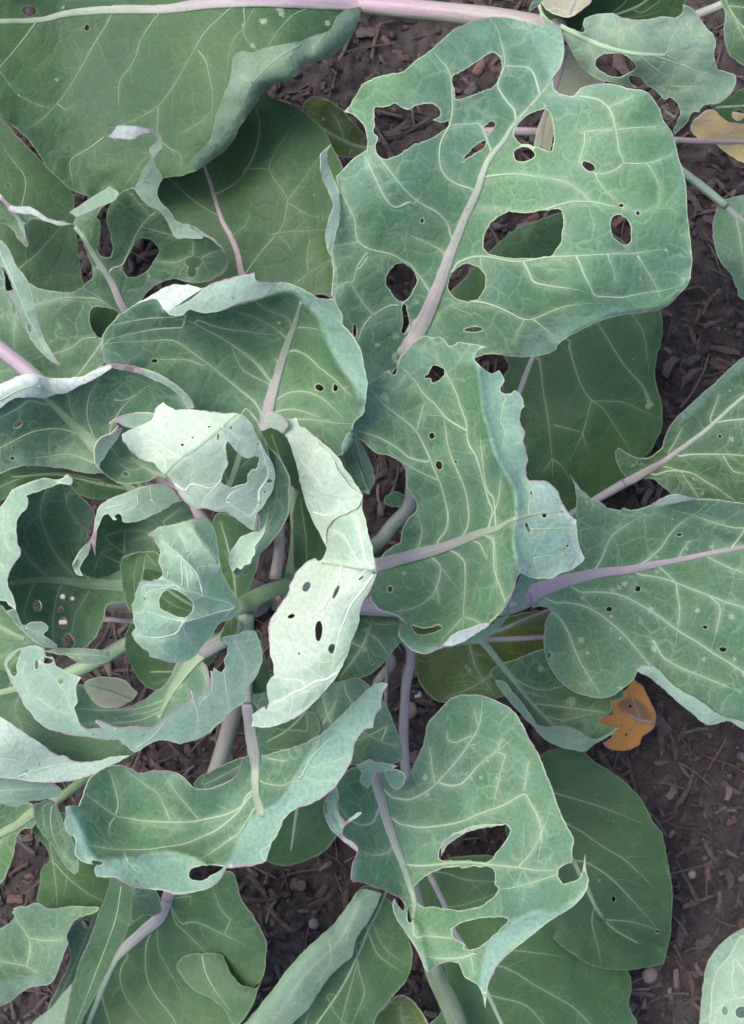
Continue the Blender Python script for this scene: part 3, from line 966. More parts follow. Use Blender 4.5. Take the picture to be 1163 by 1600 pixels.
# T1 : the huge leaf of the top left corner
leaf(nb, '-40,-40 560,-40 567,10! 552,52 524,83 500,95 476,100 459,120 421,134 400,162 378,193 361,224 344,241 310,265! 285,274 255,279 225,290 190,302 158,309 135,305 110,295 75,262 50,225 25,200 0,186 -40,170',
     '0,0,17 300,10,19 560,10,17 0,180,17 150,305,15 300,265,18 420,130,20 200,150,16 450,60,20 100,100,15',
     ells='46,17,11,8,0 136,43,4,5,0', mid='560,6,29 480,3,27 400,2,23 330,5,20 255,14,16 180,15,14 110,20,12 60,31,10 0,33,9 -38,36,7',
     veins=['361,12 342,30 320,52 302,82 285,113 267,141 248,165 228,178 206,189', '179,17 165,42 148,69 132,98 117,124 100,149 83,169 68,185 52,196', '57,34 46,50 31,69 0,105 -30,130', '251,19 236,38 220,65 212,90 200,110 187,127 186,146',
            '480,14 458,24 442,41 430,55 421,72', '248,168 247,185 246,203 250,220', '382,14 382,41 370,55 361,72 358,90', '310,79 322,96 327,117 333,145 332,172', '165,213 140,232 113,248 110,262 112,275', '255,224 268,234 282,241 283,258',
            '28,148 50,160 79,169', '0,112 14,130 28,148', '103,172 118,163', '248,225 225,250 205,276', '382,41 384,60 398,75', '332,172 315,190 290,205'],
     zones=[], ruffle=.8, sty='deep', rib='pinkgreen', vrib='green', cup=.2, tone0=.12, spots='380,40,3 412,33,6 437,10,9 512,36,5 396,72,4 98,13,3 90,124,3 440,22,5',
     pet='560,6,17,29 620,12,17.5,31 700,20,18,32 770,28,18.5,34 830,38,19,34 868,46,19,34', petrib='pink',
     flaps=[dict(out='567,10! 552,52 524,83 500,95 476,100 459,120 421,134 400,162 378,193 361,224 344,241 310,265! 296,255 327,220 337,182 347,155 358,131 362,110 365,90 378,80 395,82 418,74 440,70 466,65 490,56 514,48 528,24 545,14', fold='567,10 552,52 524,83 500,95 476,100 459,120 421,134 400,162 378,193 361,224 344,241 310,265', dz=1.0, tone=0, veins=['470,70 430,95 395,130 370,180', '510,52 490,75', '395,130 375,120'])],
     label='huge dark green leaf with its right margin folded over, filling the top left corner')

# ---------------- lower leaves of the main plant (dark, near the soil)
leaf(main, '473,165 482,154 493,151 517,158 542,179 560,198 573,217 572,235 559,245 530,245 500,225 480,190', '473,165,8 520,160,9 573,220,9 500,230,8', mid='575,232,7 545,224,7 511,206,6 480,185,4',
     veins=['540,222 530,195 520,175'], spots='489,178,4 505,185,4 548,236,4', sty='aged', rib='dull', grid=6, label='small yellowing leaf half hidden at the top centre')
leaf(main, '380,110 414,141 432,155 466,168 487,186 507,206 517,224 540,280 545,400 540,520 480,560 400,540 330,480 270,420 240,360 235,290 255,270 300,220 340,160', 
     '414,141,13 517,224,14 530,450,15 400,520,15 300,350,13 250,290,12 400,300,15', mid='392,450,13 378,427,12 371,395,10 360,368,9 347,344,8 334,303,7 320,261,6 300,215,4',
     veins=['337,303 360,292 382,272 400,237 405,200', '340,337 320,325 299,310 282,295 268,282', '387,424 407,396 425,375 442,354 447,332 450,313 440,295 421,265 428,240 440,222', '450,313 475,280 493,254', '380,272 397,241 407,200 400,170', '421,265 405,263 380,265', '462,444 483,427 500,416 514,407', '483,427 480,400 484,375', '425,366 455,362 490,360', '360,370 385,350 390,335', '455,320 480,335 500,340'],
     sty='deep', rib='pink', vrib='green', cup=.3, tone0=.15, ells='500,470,16,10,0', pet='392,450,15,13 400,520,16,16 405,620,17,20 396,760,18,24 388,880,19,28', petrib='violet', label='broad dark leaf with a slender violet rib')
# L4 left behind
leaf(main, '-40,200 0,188 30,215 75,262 112,300 118,345 130,440 160,470 195,500 180,560 110,600 -40,610', '-40,250,10 75,262,10 150,450,11 0,600,11 100,590,11 30,400,13',
     mid='60,610,9 60,585,9 40,540,8 24,510,6 20,480,4', veins=['24,524 24,493 28,470', '45,565 30,540 24,524', '100,590 70,560 76,540', '20,250 40,280 35,320 20,360', '30,420 60,395 90,360'], ells='13,290,4,3', sty='deep', rib='green', tone0=.2, label='dark leaf behind at the left edge')
leaf(main, '-40,395! 0,417 7,430 12,455 45,441! 60,450 76,453 110,457 134,448 150,455 200,480 215,500 170,560 130,590 60,600 -40,600', '-40,420,13 60,450,15 200,490,16 100,590,15 0,600,14',
     holes=['140,500 145,482 165,480 186,488 190,500 178,520 158,528 146,518'], veins=['55,477 85,468 120,465 155,468 186,479', '85,552 110,545 130,530 158,527', '24,560 22,520 26,490'], sty='mid', mid='190,490,8 150,550,5 120,590,4', rib='green', tone0=.1)
# L1 torn leaf with erect tongue
leaf(main, '-40,290 0,306 21,323! 45,323 76,340 113,351! 118,342! 170,292 182,303 200,296! 210,294 226,312 245,330 265,340 285,350 300,357 325,370 345,385 355,400 356,415 345,430 322,440 298,442 270,436 240,448 222,468 205,492 190,492 172,478 150,462 130,448 145,434 144,419 138,400 118,352! 95,345 70,345 45,345 44,385 30,375 12,352 -40,340',
     '113,351,20 172,292,21 240,300,22 355,410,17 300,440,16 195,490,17 230,400,17 60,335,18 -20,310,17',
     holes=['178,309 168,330 168,351 175,378 175,400 165,402 155,396 151,385 155,379 158,350 152,335', '216,374 235,375 248,388 245,400 233,420 215,432 200,432 193,418 200,400 207,388'],
     ells='302,410,13,10,0 300,425,7,9', mid='198,490,15 190,476,14 172,437,12 148,400,10 132,372,8 117,355,6',
     veins=['175,420 190,415 203,390 212,370 222,352 235,338', '150,418 120,418 85,420 60,425', '143,400 120,413 102,422', '235,338 248,330', '235,338 222,322 206,303', '240,360 270,368 297,373', '290,445 300,425 320,400 350,390', '302,370 302,395', '235,405 270,410 300,400', '60,425 85,390 105,355'],
     sty='mid', rib='mauve', vrib='green', spots='234,432,3 190,418,4 75,440,3 82,445,3 66,412,3 300,392,3 186,302,4', ruffle=.6, tone0=.05,
     flaps=[dict(out='109,332! 170,292! 185,300 182,312 165,320 120,341!', z='109,332,22 170,292,23 150,325,23', flip=True, tone=.0),
            dict(out='210,294! 216,285 222,268 232,255 236,245 233,232 244,222 249,215! 255,229 246,238 241,250 246,262 254,278 246,300 254,318 268,332 275,345 292,352! 300,358 318,372 294,372 275,372 266,355 252,332 228,318 215,302', z='210,294,23 240,240,25.5 255,229,25.8 294,370,21 230,260,24.8 275,330,22', flip=True, tone=.1),
            dict(out='254,228! 253,216 246,208 232,201 213,197 186,195 180,202 167,213! 178,217 180,222! 184,217 207,218 222,210 240,208 249,215!', z='167,213,26.3 200,200,26.6 250,210,26.2 254,228,25.8', flip=True, tone=2),
            dict(out='287,347! 305,355 325,367 342,380 352,395 357,412! 352,396 340,382 322,370 305,372 292,372!', z='287,347,20 357,412,18 300,372,19', flip=True, tone=1.2),
            dict(out='-40,282! 0,302 10,315 24,322 48,323 60,332 80,343 113,350! 95,352 70,345 50,335 30,333 15,328 0,312 -40,295!', z='-40,290,19 48,325,20 113,351,21', flip=False, tone=1.3),
            dict(out='12,327! 25,333 36,347 47,349! 38,350 40,365 43,380! 34,362 28,345!', z='12,327,19 47,349,19 43,380,18', flip=True, tone=.8)],
     label='badly torn leaf with a twisted upright strip ending in a white tip')
# L2 drooping strip
leaf(main, '-40,340! 0,374 14,389 28,417 45,441 55,482 65,517 79,548 97,572! 83,567 62,548 45,524 31,496 21,472 12,465 21,455 14,434 7,420 0,417 -40,395!', '-40,370,24 28,417,23 97,572,21 45,500,22', ells='46,512,3,8,-15', sty='glaucous', flip=True, veins=['0,392 22,440 42,490 70,545'], tone0=.5, ruffle=.4, label='narrow drooping grey-green leaf strip at the left edge')
stalk(main, '-60,495,18,26 0,544,19,26 52,588,20,27 120,660,21,28 250,790,22,30 350,900,23,30', 'violet')
# R3 dark leaf at right behind
leaf(main, '700,480 728,432 790,370 830,348 900,335 1000,400 1030,478! 1035,500 1035,527 1026,561 1024,592 1033,627 1035,661 1031,676 1018,703 1000,720 983,738 956,765 928,786 901,806 860,800 810,780 790,700 785,600 790,560',
     '800,520,10 730,440,9 900,345,9 1030,480,9 1033,650,9 910,800,8 800,760,9 900,650,12', mid='800,640,12 812,612,10 832,560,8 860,510,6 880,470,4', veins=['935,506 950,530 969,561 985,582 1004,603 1015,625', '887,530 892,552 901,582 910,605 925,627 942,637 960,665 976,689', '842,561 846,580 849,610 855,645 859,678 863,717', '863,717 880,730 890,750', '863,717 850,735', '925,624 918,650 911,676 905,690', '865,664 890,670 911,676', '1004,603 1015,640', '925,627 970,628 1000,640', '911,676 916,700', '988,490 1005,520 1012,560'],
     ells='', spots='1013,634,5 1018,630,4 990,560,3', sty='deep', rib='mauve', vrib='green', petrib='mauve', cup=.25, pet='812,612,10.5,10 780,700,12,12 700,820,14,16 560,900,18,22 430,930,21,26', label='large dark leaf in shade at the right centre')
# R4
leaf(main, '640,985 700,975 780,965 850,955 880,985 878,1030 850,1065 800,1085 740,1098 690,1097 665,1080 650,1050', '640,985,10 850,960,11 850,1060,10 700,1095,9 760,1030,12', veins=['700,1090 735,1075 760,1060', '735,1010 745,1045 765,1075'], mid='880,945,5 820,968,6 780,985,7 700,1010,7', spots='733,1047,4 727,1040,3', sty='aged', rib='mauve', vrib='green', label='olive green shaded leaf under the right leaves')
stalk(main, '1000,990,13,5 849,996,13,8 763,1000,13,9 700,1002,14,10 600,985,18,14 470,955,22,18', 'violet')
# R5
leaf(main, '756,1065 777,1040 808,1030 849,1015 900,1020 960,1060 975,1090 956,1096 956,1113 942,1120 940,1132 966,1137! 949,1148 928,1161 914,1172 895,1171 876,1165 855,1156 839,1141 824,1124 797,1096 777,1069 770,1058', '777,1040,13 900,1020,14 966,1137,11 839,1141,13 860,1090,11 914,1172,13',
     mid='745,995,11 763,1013,11 780,1034,10 797,1055,9 815,1078,8 832,1099,7 850,1118,5 866,1134,4', veins=['797,1055 820,1070 850,1078 878,1072', '838,1100 870,1103 900,1107 935,1112', '850,1118 880,1125 905,1120', '815,1078 850,1090'],
     flaps=[dict(out='866,1134! 885,1135 905,1142 915,1150 930,1155 949,1148! 966,1137 949,1152 928,1163 914,1174 895,1172 876,1167 855,1158 839,1143 835,1130 850,1136', fold='966,1137 949,1152 928,1163 914,1174 895,1172 876,1167 855,1158 839,1143', dz=.6, tone=.2, flip=True),
            dict(out='775,1062! 790,1066 805,1085 822,1105 838,1130 845,1145! 826,1128 808,1108 790,1088 778,1072', z='775,1062,13 845,1145,13.5 808,1100,13.5', flip=True, tone=.1)],
     zones=[('820,1080 880,1090 950,1120 930,1150 870,1140 840,1110', .25)], ells='', spots='893,1096,8 888,1097,5 845,1045,6', sty='mid', rib='green', label='blue-green leaf with rolled lower rim above the yellow leaf', pet='480,950,24,16 600,965,20,14 690,975,16,12 745,995,13.5,11', petrib='mauve')
# R6
leaf(main, '847,1180 866,1170 907,1172 928,1189 956,1206 983,1227 1004,1251 1021,1285 1035,1303 1045,1355 1051,1393 1050,1430 1048,1458 1038,1506! 1004,1513 969,1516 928,1510 897,1492 873,1475 852,1448 820,1420 800,1350 790,1270 810,1210', '847,1180,6 1004,1251,7 1050,1400,8 1038,1506,5 897,1492,8 820,1400,8 930,1350,9',
     mid='800,1240,8 840,1280,8 870,1312,8 894,1342,8 907,1367,7 918,1389,7 930,1415,6 945,1437,5 965,1455,4 1000,1475,3', veins=['850,1232 863,1238 905,1250 942,1262 975,1275', '883,1286 910,1300 928,1313 950,1328 973,1341 1000,1365', '905,1345 918,1348 950,1368 975,1392 1005,1425', '930,1415 925,1440 935,1480', '945,1437 985,1440 1020,1450'],
     ridges=[('945,1437 990,1465 1028,1480', -.8, 14)], ells='959,1405,3.5,5 1028,1456,3,3', spots='936,1376,3 970,1338,3', sty='deep', rib='dull', ruffle=.7, tone0=.12, label='dark oval leaf lying low at the lower right')
# R7
leaf(main, '640,1380 690,1345 780,1340 840,1400 880,1450 940,1490 980,1516 987,1544 983,1571 997,1600 1015,1640 660,1640 690,1580 697,1520 670,1470 645,1420', '640,1400,8 780,1340,8 980,1516,5 990,1640,6 680,1640,8 800,1500,9',
     mid='668,1360,9 683,1390,9 696,1417,9 710,1455,8 727,1482,8 758,1544,7 779,1589,6 800,1635,5', veins=['700,1365 730,1375 765,1377', '696,1417 720,1415 760,1402', '784,1510 810,1522 832,1537 870,1558 901,1578 930,1610', '735,1495 790,1485 850,1490', '765,1555 820,1570 850,1600'], sty='deep', rib='mauve', vrib='green', label='dark leaf under the holed leaf at the bottom right')
stalk(main, '630,1300,14,26 655,1430,14,28 672,1490,14,29 682,1525,13,30 703,1570,12,31 730,1640,11,32', 'olive')
leaf(main, '570,1640 583,1600 593,1582 621,1556 640,1560 655,1575 669,1600 675,1640', '570,1640,5 621,1556,6 675,1640,5', sty='aged', grid=7, mid='640,1640,4 632,1600,3 625,1575,2', rib='dull', label='olive leaf tip low at the bottom edge')
# B1
leaf(main, '566,1386 582,1386 597,1396 606,1405 620,1420! 634,1454 645,1492 638,1527 617,1554 593,1582 583,1600 565,1645 350,1645 387,1595! 421,1554 449,1516 480,1482 518,1448 545,1413!', '566,1386,13 640,1492,11 570,1640,11 387,1595,13 480,1482,14 540,1540,12',
     mid='605,1390,5 590,1425,5 575,1455,5 556,1500,4.5 530,1550,4 480,1620,3', veins=['556,1475 562,1520 570,1550 555,1590', '572,1445 590,1490 615,1510', '582,1440 600,1480 625,1500', '497,1555 480,1590 470,1640', '560,1500 535,1590', '512,1555 525,1585 540,1600'],
     flaps=[dict(out='597,1396! 579,1434 566,1452 555,1472 552,1490 545,1499 524,1516 497,1551 480,1578 456,1600 420,1645! 350,1645! 387,1595 421,1554 449,1516 480,1482 518,1448 545,1413 566,1390', fold='350,1645 387,1595 421,1554 449,1516 480,1482 518,1448 545,1413 566,1390', dz=1.2, flip=True, tone=.1, veins=['560,1420 530,1470 480,1520 430,1590', '515,1470 518,1500 500,1530'])],
     sty='deep', rib='green', tone0=.2, ruffle=.5, label='bottom centre leaf with its left half folded over, edged in purple')
# B3 behind M13
leaf(main, '400,1290 430,1262 470,1240 531,1230 545,1270 530,1300 510,1328 490,1340 450,1353 415,1345 395,1330', '400,1300,14 531,1240,15 450,1352,12', mid='470,1225,6 462,1280,5 455,1330,3', sty='deep', rib='green', grid=7)
leaf(main, '650,1300 700,1280 800,1280 820,1310 800,1345 740,1300 700,1330', '650,1300,5 800,1280,5 740,1300,5', sty='deep', grid=8) if False else None
# ---------------- lower left group
leaf(main, '-40,1290 0,1255 25,1252 52,1258 58,1275 52,1293 31,1300 21,1337 12,1362 0,1382 -40,1400', '-40,1300,10 52,1270,12 0,1382,9', mid='55,1268,14 25,1290,14 0,1303,13 -40,1330,10', veins=['20,1290 5,1310 -20,1350', '30,1280 50,1262'], sty='mid', rib='dull', grid=6, pet='330,1010,24,20 200,1150,19,17 110,1235,14,15 55,1268,12,14', petrib='dull')
leaf(main, '52,1293 60,1310 74,1327 76,1345 65,1358 62,1382 58,1410 80,1420 110,1422 151,1422 175,1425 220,1430 235,1380 230,1340 180,1300 120,1280 90,1270', '52,1300,9 62,1400,8 220,1420,9 150,1340,11',
     veins=['79,1320 84,1350 88,1385 89,1417', '79,1340 105,1370 138,1396 165,1410', '105,1372 100,1400'], mid='180,1290,6 120,1300,5 79,1318,4', sty='deep', rib='dull')
leaf(main, '52,1258! 79,1250 90,1262 100,1286 112,1310 120,1334 123,1352 122,1362 117,1367! 106,1358 96,1344 79,1317 66,1303 55,1283', '52,1258,16 100,1286,15 117,1367,13', veins=['82,1262 80,1285 90,1320 112,1350', '70,1258 68,1280 74,1305'], mid='88,1255,4 92,1280,3 104,1320,2', sty='mid', rib='dull', tone0=.2)
leaf(main, '150,1420! 120,1440 104,1460 110,1500 90,1545 75,1580 90,1600 150,1500 160,1450', '150,1420,10 75,1580,9 130,1500,9', sty='mid', holes=['128,1437 142,1440 145,1447 135,1450 126,1444'], mid='150,1425,3 120,1500,3 85,1575,2', rib='dull')
leaf(main, '-40,1455 0,1451! 17,1441 23,1430 21,1420! 30,1416 41,1417 58,1411 76,1420 103,1417 125,1416 155,1417! 148,1427 124,1434 112,1446 103,1462! 107,1475! 100,1490 93,1510 86,1528 76,1537 60,1541 45,1544 28,1554 14,1566 -40,1580', '-40,1460,11 21,1420,12 155,1417,14 76,1537,14 14,1566,15 45,1490,11',
     mid='21,1424,5 33,1445,5 45,1465,4 48,1485,4 42,1510,3', veins=['45,1465 70,1470 96,1468', '42,1510 20,1505 -20,1500', '42,1510 60,1520'], zones=[('-40,1540 20,1530 70,1530 40,1560 -40,1590', .5)], sty='mid', rib='green', tone0=.3, label='blue-green leaf with wavy rim at the lower left edge')
# B4 large dark leaf bottom left
leaf(main, '240,1415! 262,1400 296,1396 330,1372 344,1365 365,1365 378,1406 400,1437 416,1470 416,1492 411,1527 394,1547 400,1560 392,1580 375,1600 350,1645 60,1645 110,1600 150,1540 190,1460', '240,1415,12 365,1365,13 416,1500,12 370,1600,12 100,1640,10 250,1540,9',
     mid='262,1405,20 248,1434,22 230,1450,22 213,1465,20 195,1482,18 179,1499,15 165,1530,12 150,1570,9 130,1620,7', veins=['248,1441 238,1455 230,1475 228,1500 230,1527 243,1555 261,1578 275,1600 285,1640', '266,1402 268,1418 275,1441 287,1453 299,1465 323,1489', '245,1445 247,1465 248,1485 258,1505 268,1523', '200,1495 190,1512 189,1534 198,1560 210,1578', '162,1537 160,1550 162,1565 172,1600 178,1640', '282,1441 310,1442 337,1454 360,1465', '298,1400 298,1412', '335,1395 345,1420 360,1437'],
     flaps=[dict(out='411,1527! 400,1544 388,1541 378,1540 368,1530 361,1520 354,1505 347,1492 332,1489 316,1489 298,1491 285,1496 275,1510! 282,1523 293,1538 310,1551 325,1558 340,1568 352,1580 361,1600! 375,1600 395,1571 402,1550', z='411,1527,13 275,1510,12 361,1600,14 400,1550,14 330,1520,13', flip=False, tone=.25, veins=['316,1492 322,1520 335,1545 360,1580']),
            dict(out='172,1369! 206,1386 206,1410 203,1441 190,1475 172,1510 158,1540 144,1565 127,1600 115,1645! 85,1645! 100,1600 114,1537 126,1500 138,1472 148,1445 155,1424 162,1408 169,1389', z='172,1369,20 206,1386,20 100,1640,17 172,1510,16', flip=False, tone=.45, veins=['190,1385 180,1440 150,1520 115,1610']),
            dict(out='114,1537! 100,1550 80,1575 50,1600 30,1645! 85,1645! 100,1600', z='114,1537,14 50,1600,12 85,1640,14', flip=True, tone=.3)],
     pet='262,1405,12,20 300,1300,14,22 345,1180,18,24 378,1060,22,28', petrib='pink', sty='deep', rib='mauve', vrib='green', tone0=.05, label='big dark leaf at the bottom left with its margins rolled up')
leaf(main, '206,1390! 225,1378 240,1385 248,1400 255,1425! 240,1432 225,1430 205,1440', '206,1390,15 255,1425,14 240,1385,15', sty='mid', grid=6, tone0=.2)
# ---------------- left edge mid group
leaf(main, '-40,1040 20,1050 60,1060 100,1110 150,1145 206,1168 210,1178 170,1192 117,1192 69,1168 0,1130 -40,1110', '-40,1050,19 60,1060,20 206,1172,22 100,1185,20', mid='80,1060,10 30,1075,11 0,1082,11 -40,1088,9', veins=['30,1090 24,1110 35,1140', '20,1050 15,1075'], sty='deep', rib='dull', tone0=.3)
leaf(main, '-40,1105! 0,1120 34,1141 69,1165 89,1179 102,1180 117,1189 151,1189 175,1182 203,1180! 190,1188 172,1196 138,1213 96,1222 65,1222 34,1218 0,1215 -40,1215!', '-40,1110,23 89,1179,24 203,1180,25 96,1222,23 0,1215,22 0,1165,26', veins=['28,1213 60,1202 110,1192 160,1187', '0,1150 25,1172 55,1182', '-20,1180 40,1190', '34,1213 70,1190'], flip=True, sty='glaucous', tone0=1.3, ruffle=.3, label='pale lilac-grey leaf underside rolled over at the left edge')
leaf(main, '-40,1216! 0,1216 34,1219 86,1224! 96,1234 93,1244 70,1248 45,1252 30,1259 17,1259 0,1254 -40,1250!', '-40,1220,21 86,1224,21 93,1244,19 17,1259,19', veins=['0,1235 40,1232 85,1230'], flip=True, sty='mid', tone0=.45)
leaf(main, '-40,920 0,930 30,950 60,990 70,1030 40,1060 -40,1050', '-40,930,16 60,990,17 0,1050,16', mid='40,1000,7 10,985,7 -30,960,5', sty='mid', rib='dull', tone0=.1)
leaf(main, '131,1072 145,1060 165,1058 193,1062 207,1075 214,1085 200,1098 180,1106 150,1100', '131,1065,7 214,1085,7 150,1100,6', sty='cream', grid=6, mid='140,1070,4 175,1080,4 205,1092,3', rib='dull', ruffle=.2, label='dull grey-green old leaf lying deep under the lower left ring')
# ---------------- mid leaves in the centre
leaf(main, '400,1185 395,1120 420,1075 470,1070 524,1066 562,1060 590,1085 606,1105 617,1134 628,1161 630,1182 620,1192 600,1196 570,1195 545,1195 500,1188 450,1195', '400,1180,23 470,1070,23 600,1090,22 630,1180,21 540,1195,22 520,1120,25', veins=['535,1065 545,1090 560,1110', '500,1070 510,1110 520,1140', '545,1160 575,1150 605,1135', '560,1140 600,1160 622,1165'], spots='', ells='', mid='470,1190,8 500,1140,6 530,1090,4', sty='mid', rib='green', tone0=.35)
leaf(main, '405,1060 430,1055 470,1090 480,1110 494,1115 500,1145 470,1165 440,1172 412,1168 400,1140 390,1100', '405,1060,24 494,1115,25 440,1172,24', zones=[('475,1110 500,1100 512,1140 495,1160 483,1140', .6)], veins=['400,1120 440,1140 480,1140'], mid='480,1110,5 450,1140,4 415,1160,3', rib='green', sty='deep', tone0=.2)
leaf(main, '560,935 576,933 593,952 621,965 628,985 626,1002 607,1027 586,1048 562,1060 524,1069 490,1060 500,1000', '576,933,21 626,1000,22 500,1060,22 560,1000,24', mid='590,940,5 575,990,5 560,1020,4 530,1060,3', veins=['570,985 590,1000 605,1020', '563,1010 545,1000 535,985', '620,975 590,975 570,970'], ells='582,1037,2.5,2', spots='569,1015,5 571,1014,3', sty='mid', rib='green', tone0=.1)
leaf(main, '303,1225 315,1212 330,1205 350,1195 372,1186 392,1183 390,1205 375,1216 358,1222 340,1230 327,1234 312,1234', '303,1225,21 392,1185,23 330,1232,21', mid='390,1190,4 360,1206,4 320,1226,3', sty='mid', rib='green', grid=5)
stalk(main, '500,935,25,10 560,960,20,12 638,1007,12,15 634,1080,11,15 631,1161,10,16 640,1260,9,16', 'violet')
stalk(main, '480,940,25,10 560,990,16,12 612,1030,11,14 590,1068,9,15 560,1150,8,15', 'pink')
stalk(main, '608,1010,12,5 605,1051,10,6 603,1106,9,6 608,1200,7,6', 'pink')
stalk(main, '384,1000,24,30 378,1060,22,27 370,1100,20,26 352,1160,18,25 345,1200,16,24', 'pink')
# M1 petiole + small lobe
leaf(main, '600,780 608,772 620,768 634,776 640,785 634,790 615,792 604,788', '600,780,14 634,776,14 615,792,14', sty='mid', grid=4, ruffle=.1)
# ---------------- R2, R1 on the right
leaf(main, '1240,520 1163,558 1141,575 1117,599 1093,620 1066,644 1048,665 1038,689 1035,700 1020,712 1004,717 983,710 969,700 961,707! 963,718 966,727 976,744 990,751 1005,748 1021,748! 1038,762 1055,775 1100,790 1163,800 1240,810', '1240,520,17 1117,599,16 961,707,14 1050,775,13 1200,800,13 1100,700,15',
     mid='976,755,15 990,748,16 1011,736,14 1035,722,12 1055,708,10 1080,690,9 1107,669,8 1135,643,7 1163,619,6 1230,570,4', veins=['1062,713 1080,710 1100,710 1130,710 1163,712 1220,715', '1024,742 1040,737 1062,736 1085,741 1100,751 1120,762 1138,775', '1121,660 1140,657 1163,655 1210,650', '1110,655 1117,635 1124,617', '1045,707 1055,690 1066,669', '1062,736 1080,760 1090,775', '1130,712 1145,735 1163,740'],
     ells='999,723,3,2 1125,682,3,3 1109,1,1,1', spots='990,727,4 1143,686,4 1085,748,5 1098,770,4 1140,610,3', zones=[('1163,558 1117,599 1066,644 1038,689 1050,670 1090,640 1115,612 1163,575', .5)], sty='mid', rib='mauve', vrib='white', petrib='mauve',
     pet='976,755,14,15 950,770,14,14 928,783,14,13 900,800,14,13 870,815,15,14 760,850,18,16 620,900,22,20 470,935,25,24', label='leaf at the right edge with one small curled basal lobe')
leaf(main, '832,905! 850,885 880,850 898,812 901,790 899,762 895,750 890,741! 894,746 901,755 912,768 925,779 938,785 949,793! 969,798! 973,794 987,798! 1018,789 1035,780 1055,773 1083,779 1121,781 1163,787 1240,795 1240,1160 1163,1137 1138,1124 1107,1130 1083,1113 1055,1090 1038,1075 1018,1058 1005,1045 997,1047! 990,1062 969,1079 945,1091 911,1086 883,1072 863,1048 851,1017 852,976 860,955 850,948 832,950!',
     '830,930,17 890,741,17 1055,773,20 1240,790,19 1240,1160,15 1107,1130,16 940,1090,15 851,1000,15 1000,950,17 1080,850,18',
     ells='1062,836,5,2.4 997,920,4,5 952,952,5,4 1102,980,4,3 1130,1015,6,4 858,1024,3,5 887,853,2,2 933,937,2,2 1018,868,1.5,1.5', mid='821,934,34 840,923,31 866,913,26 892,905,22 918,899,19 950,893,17 987,889,15 1030,880,12 1073,872,10 1120,862,8 1163,854,7 1230,842,4',
     veins=['993,887 1010,876 1024,865 1037,850 1048,834 1064,817 1083,805', '918,903 928,892 938,877 945,861 950,848 959,834 970,826 980,820', '1000,898 1027,902 1055,910 1080,920 1107,930 1135,941 1163,949 1220,965', '907,925 930,925 956,927 980,934 1004,947 1030,963 1055,982 1073,994 1090,1003 1112,1019 1134,1032 1163,1051 1220,1080', '866,941 885,942 907,945 930,955 949,969 966,983 983,1000 1000,1020 1014,1038',
            '866,958 880,973 890,993 898,1014 907,1034 918,1053 928,1069', '1110,872 1135,885 1163,895', '1083,805 1120,818 1163,828', '1073,850 1078,845', '1055,910 1062,950 1060,975', '1107,930 1125,950 1120,985', '858,930 870,910 885,897', '1020,1000 1040,1030 1080,1050 1130,1070', '1113,868 1115,850'],
     spots='1026,894,4 1090,953,5 1143,964,5 976,912,5 967,918,4 957,922,4 956,963,4 911,935,4 908,1000,6 918,1020,4 1023,1013,6 1017,953,5 970,1075,4 1100,1030,4 1163,1053,4 955,983,4 970,997,3 1148,1030,4 1110,855,3 1134,852,3 1037,848,3 1018,866,3 1050,812,3 1027,870,3 1075,858,3 917,786,3', 
     ridges=[('1086,806 1114,837 1163,851', -.7, 18)],
     flaps=[dict(out='993,1047! 1005,1040 1024,1042 1038,1056 1052,1070 1070,1082 1093,1094 1112,1108 1131,1120 1163,1128 1240,1150! 1240,1165! 1163,1139 1138,1126 1107,1132 1083,1115 1055,1092 1038,1077 1018,1060', fold='1240,1165 1163,1139 1138,1126 1107,1132 1083,1115 1055,1092 1038,1077 1018,1060', dz=.5, flip=True, tone=.45),
            dict(out='1015,790! 1035,778 1055,772 1075,775 1083,780 1060,784 1035,790!', z='1015,790,21 1055,772,21.5 1083,780,21', flip=True, tone=.5)],
     sty='mid', rib='violet', vrib='white', petrib='violet', pet='821,934,18,34 790,945,19,33 740,950,20,32 640,950,22,32 500,940,25,34 430,938,27,34', ruffle=.5, tone0=.15, label='large smooth leaf on the right with a purple midrib and yellow specks')
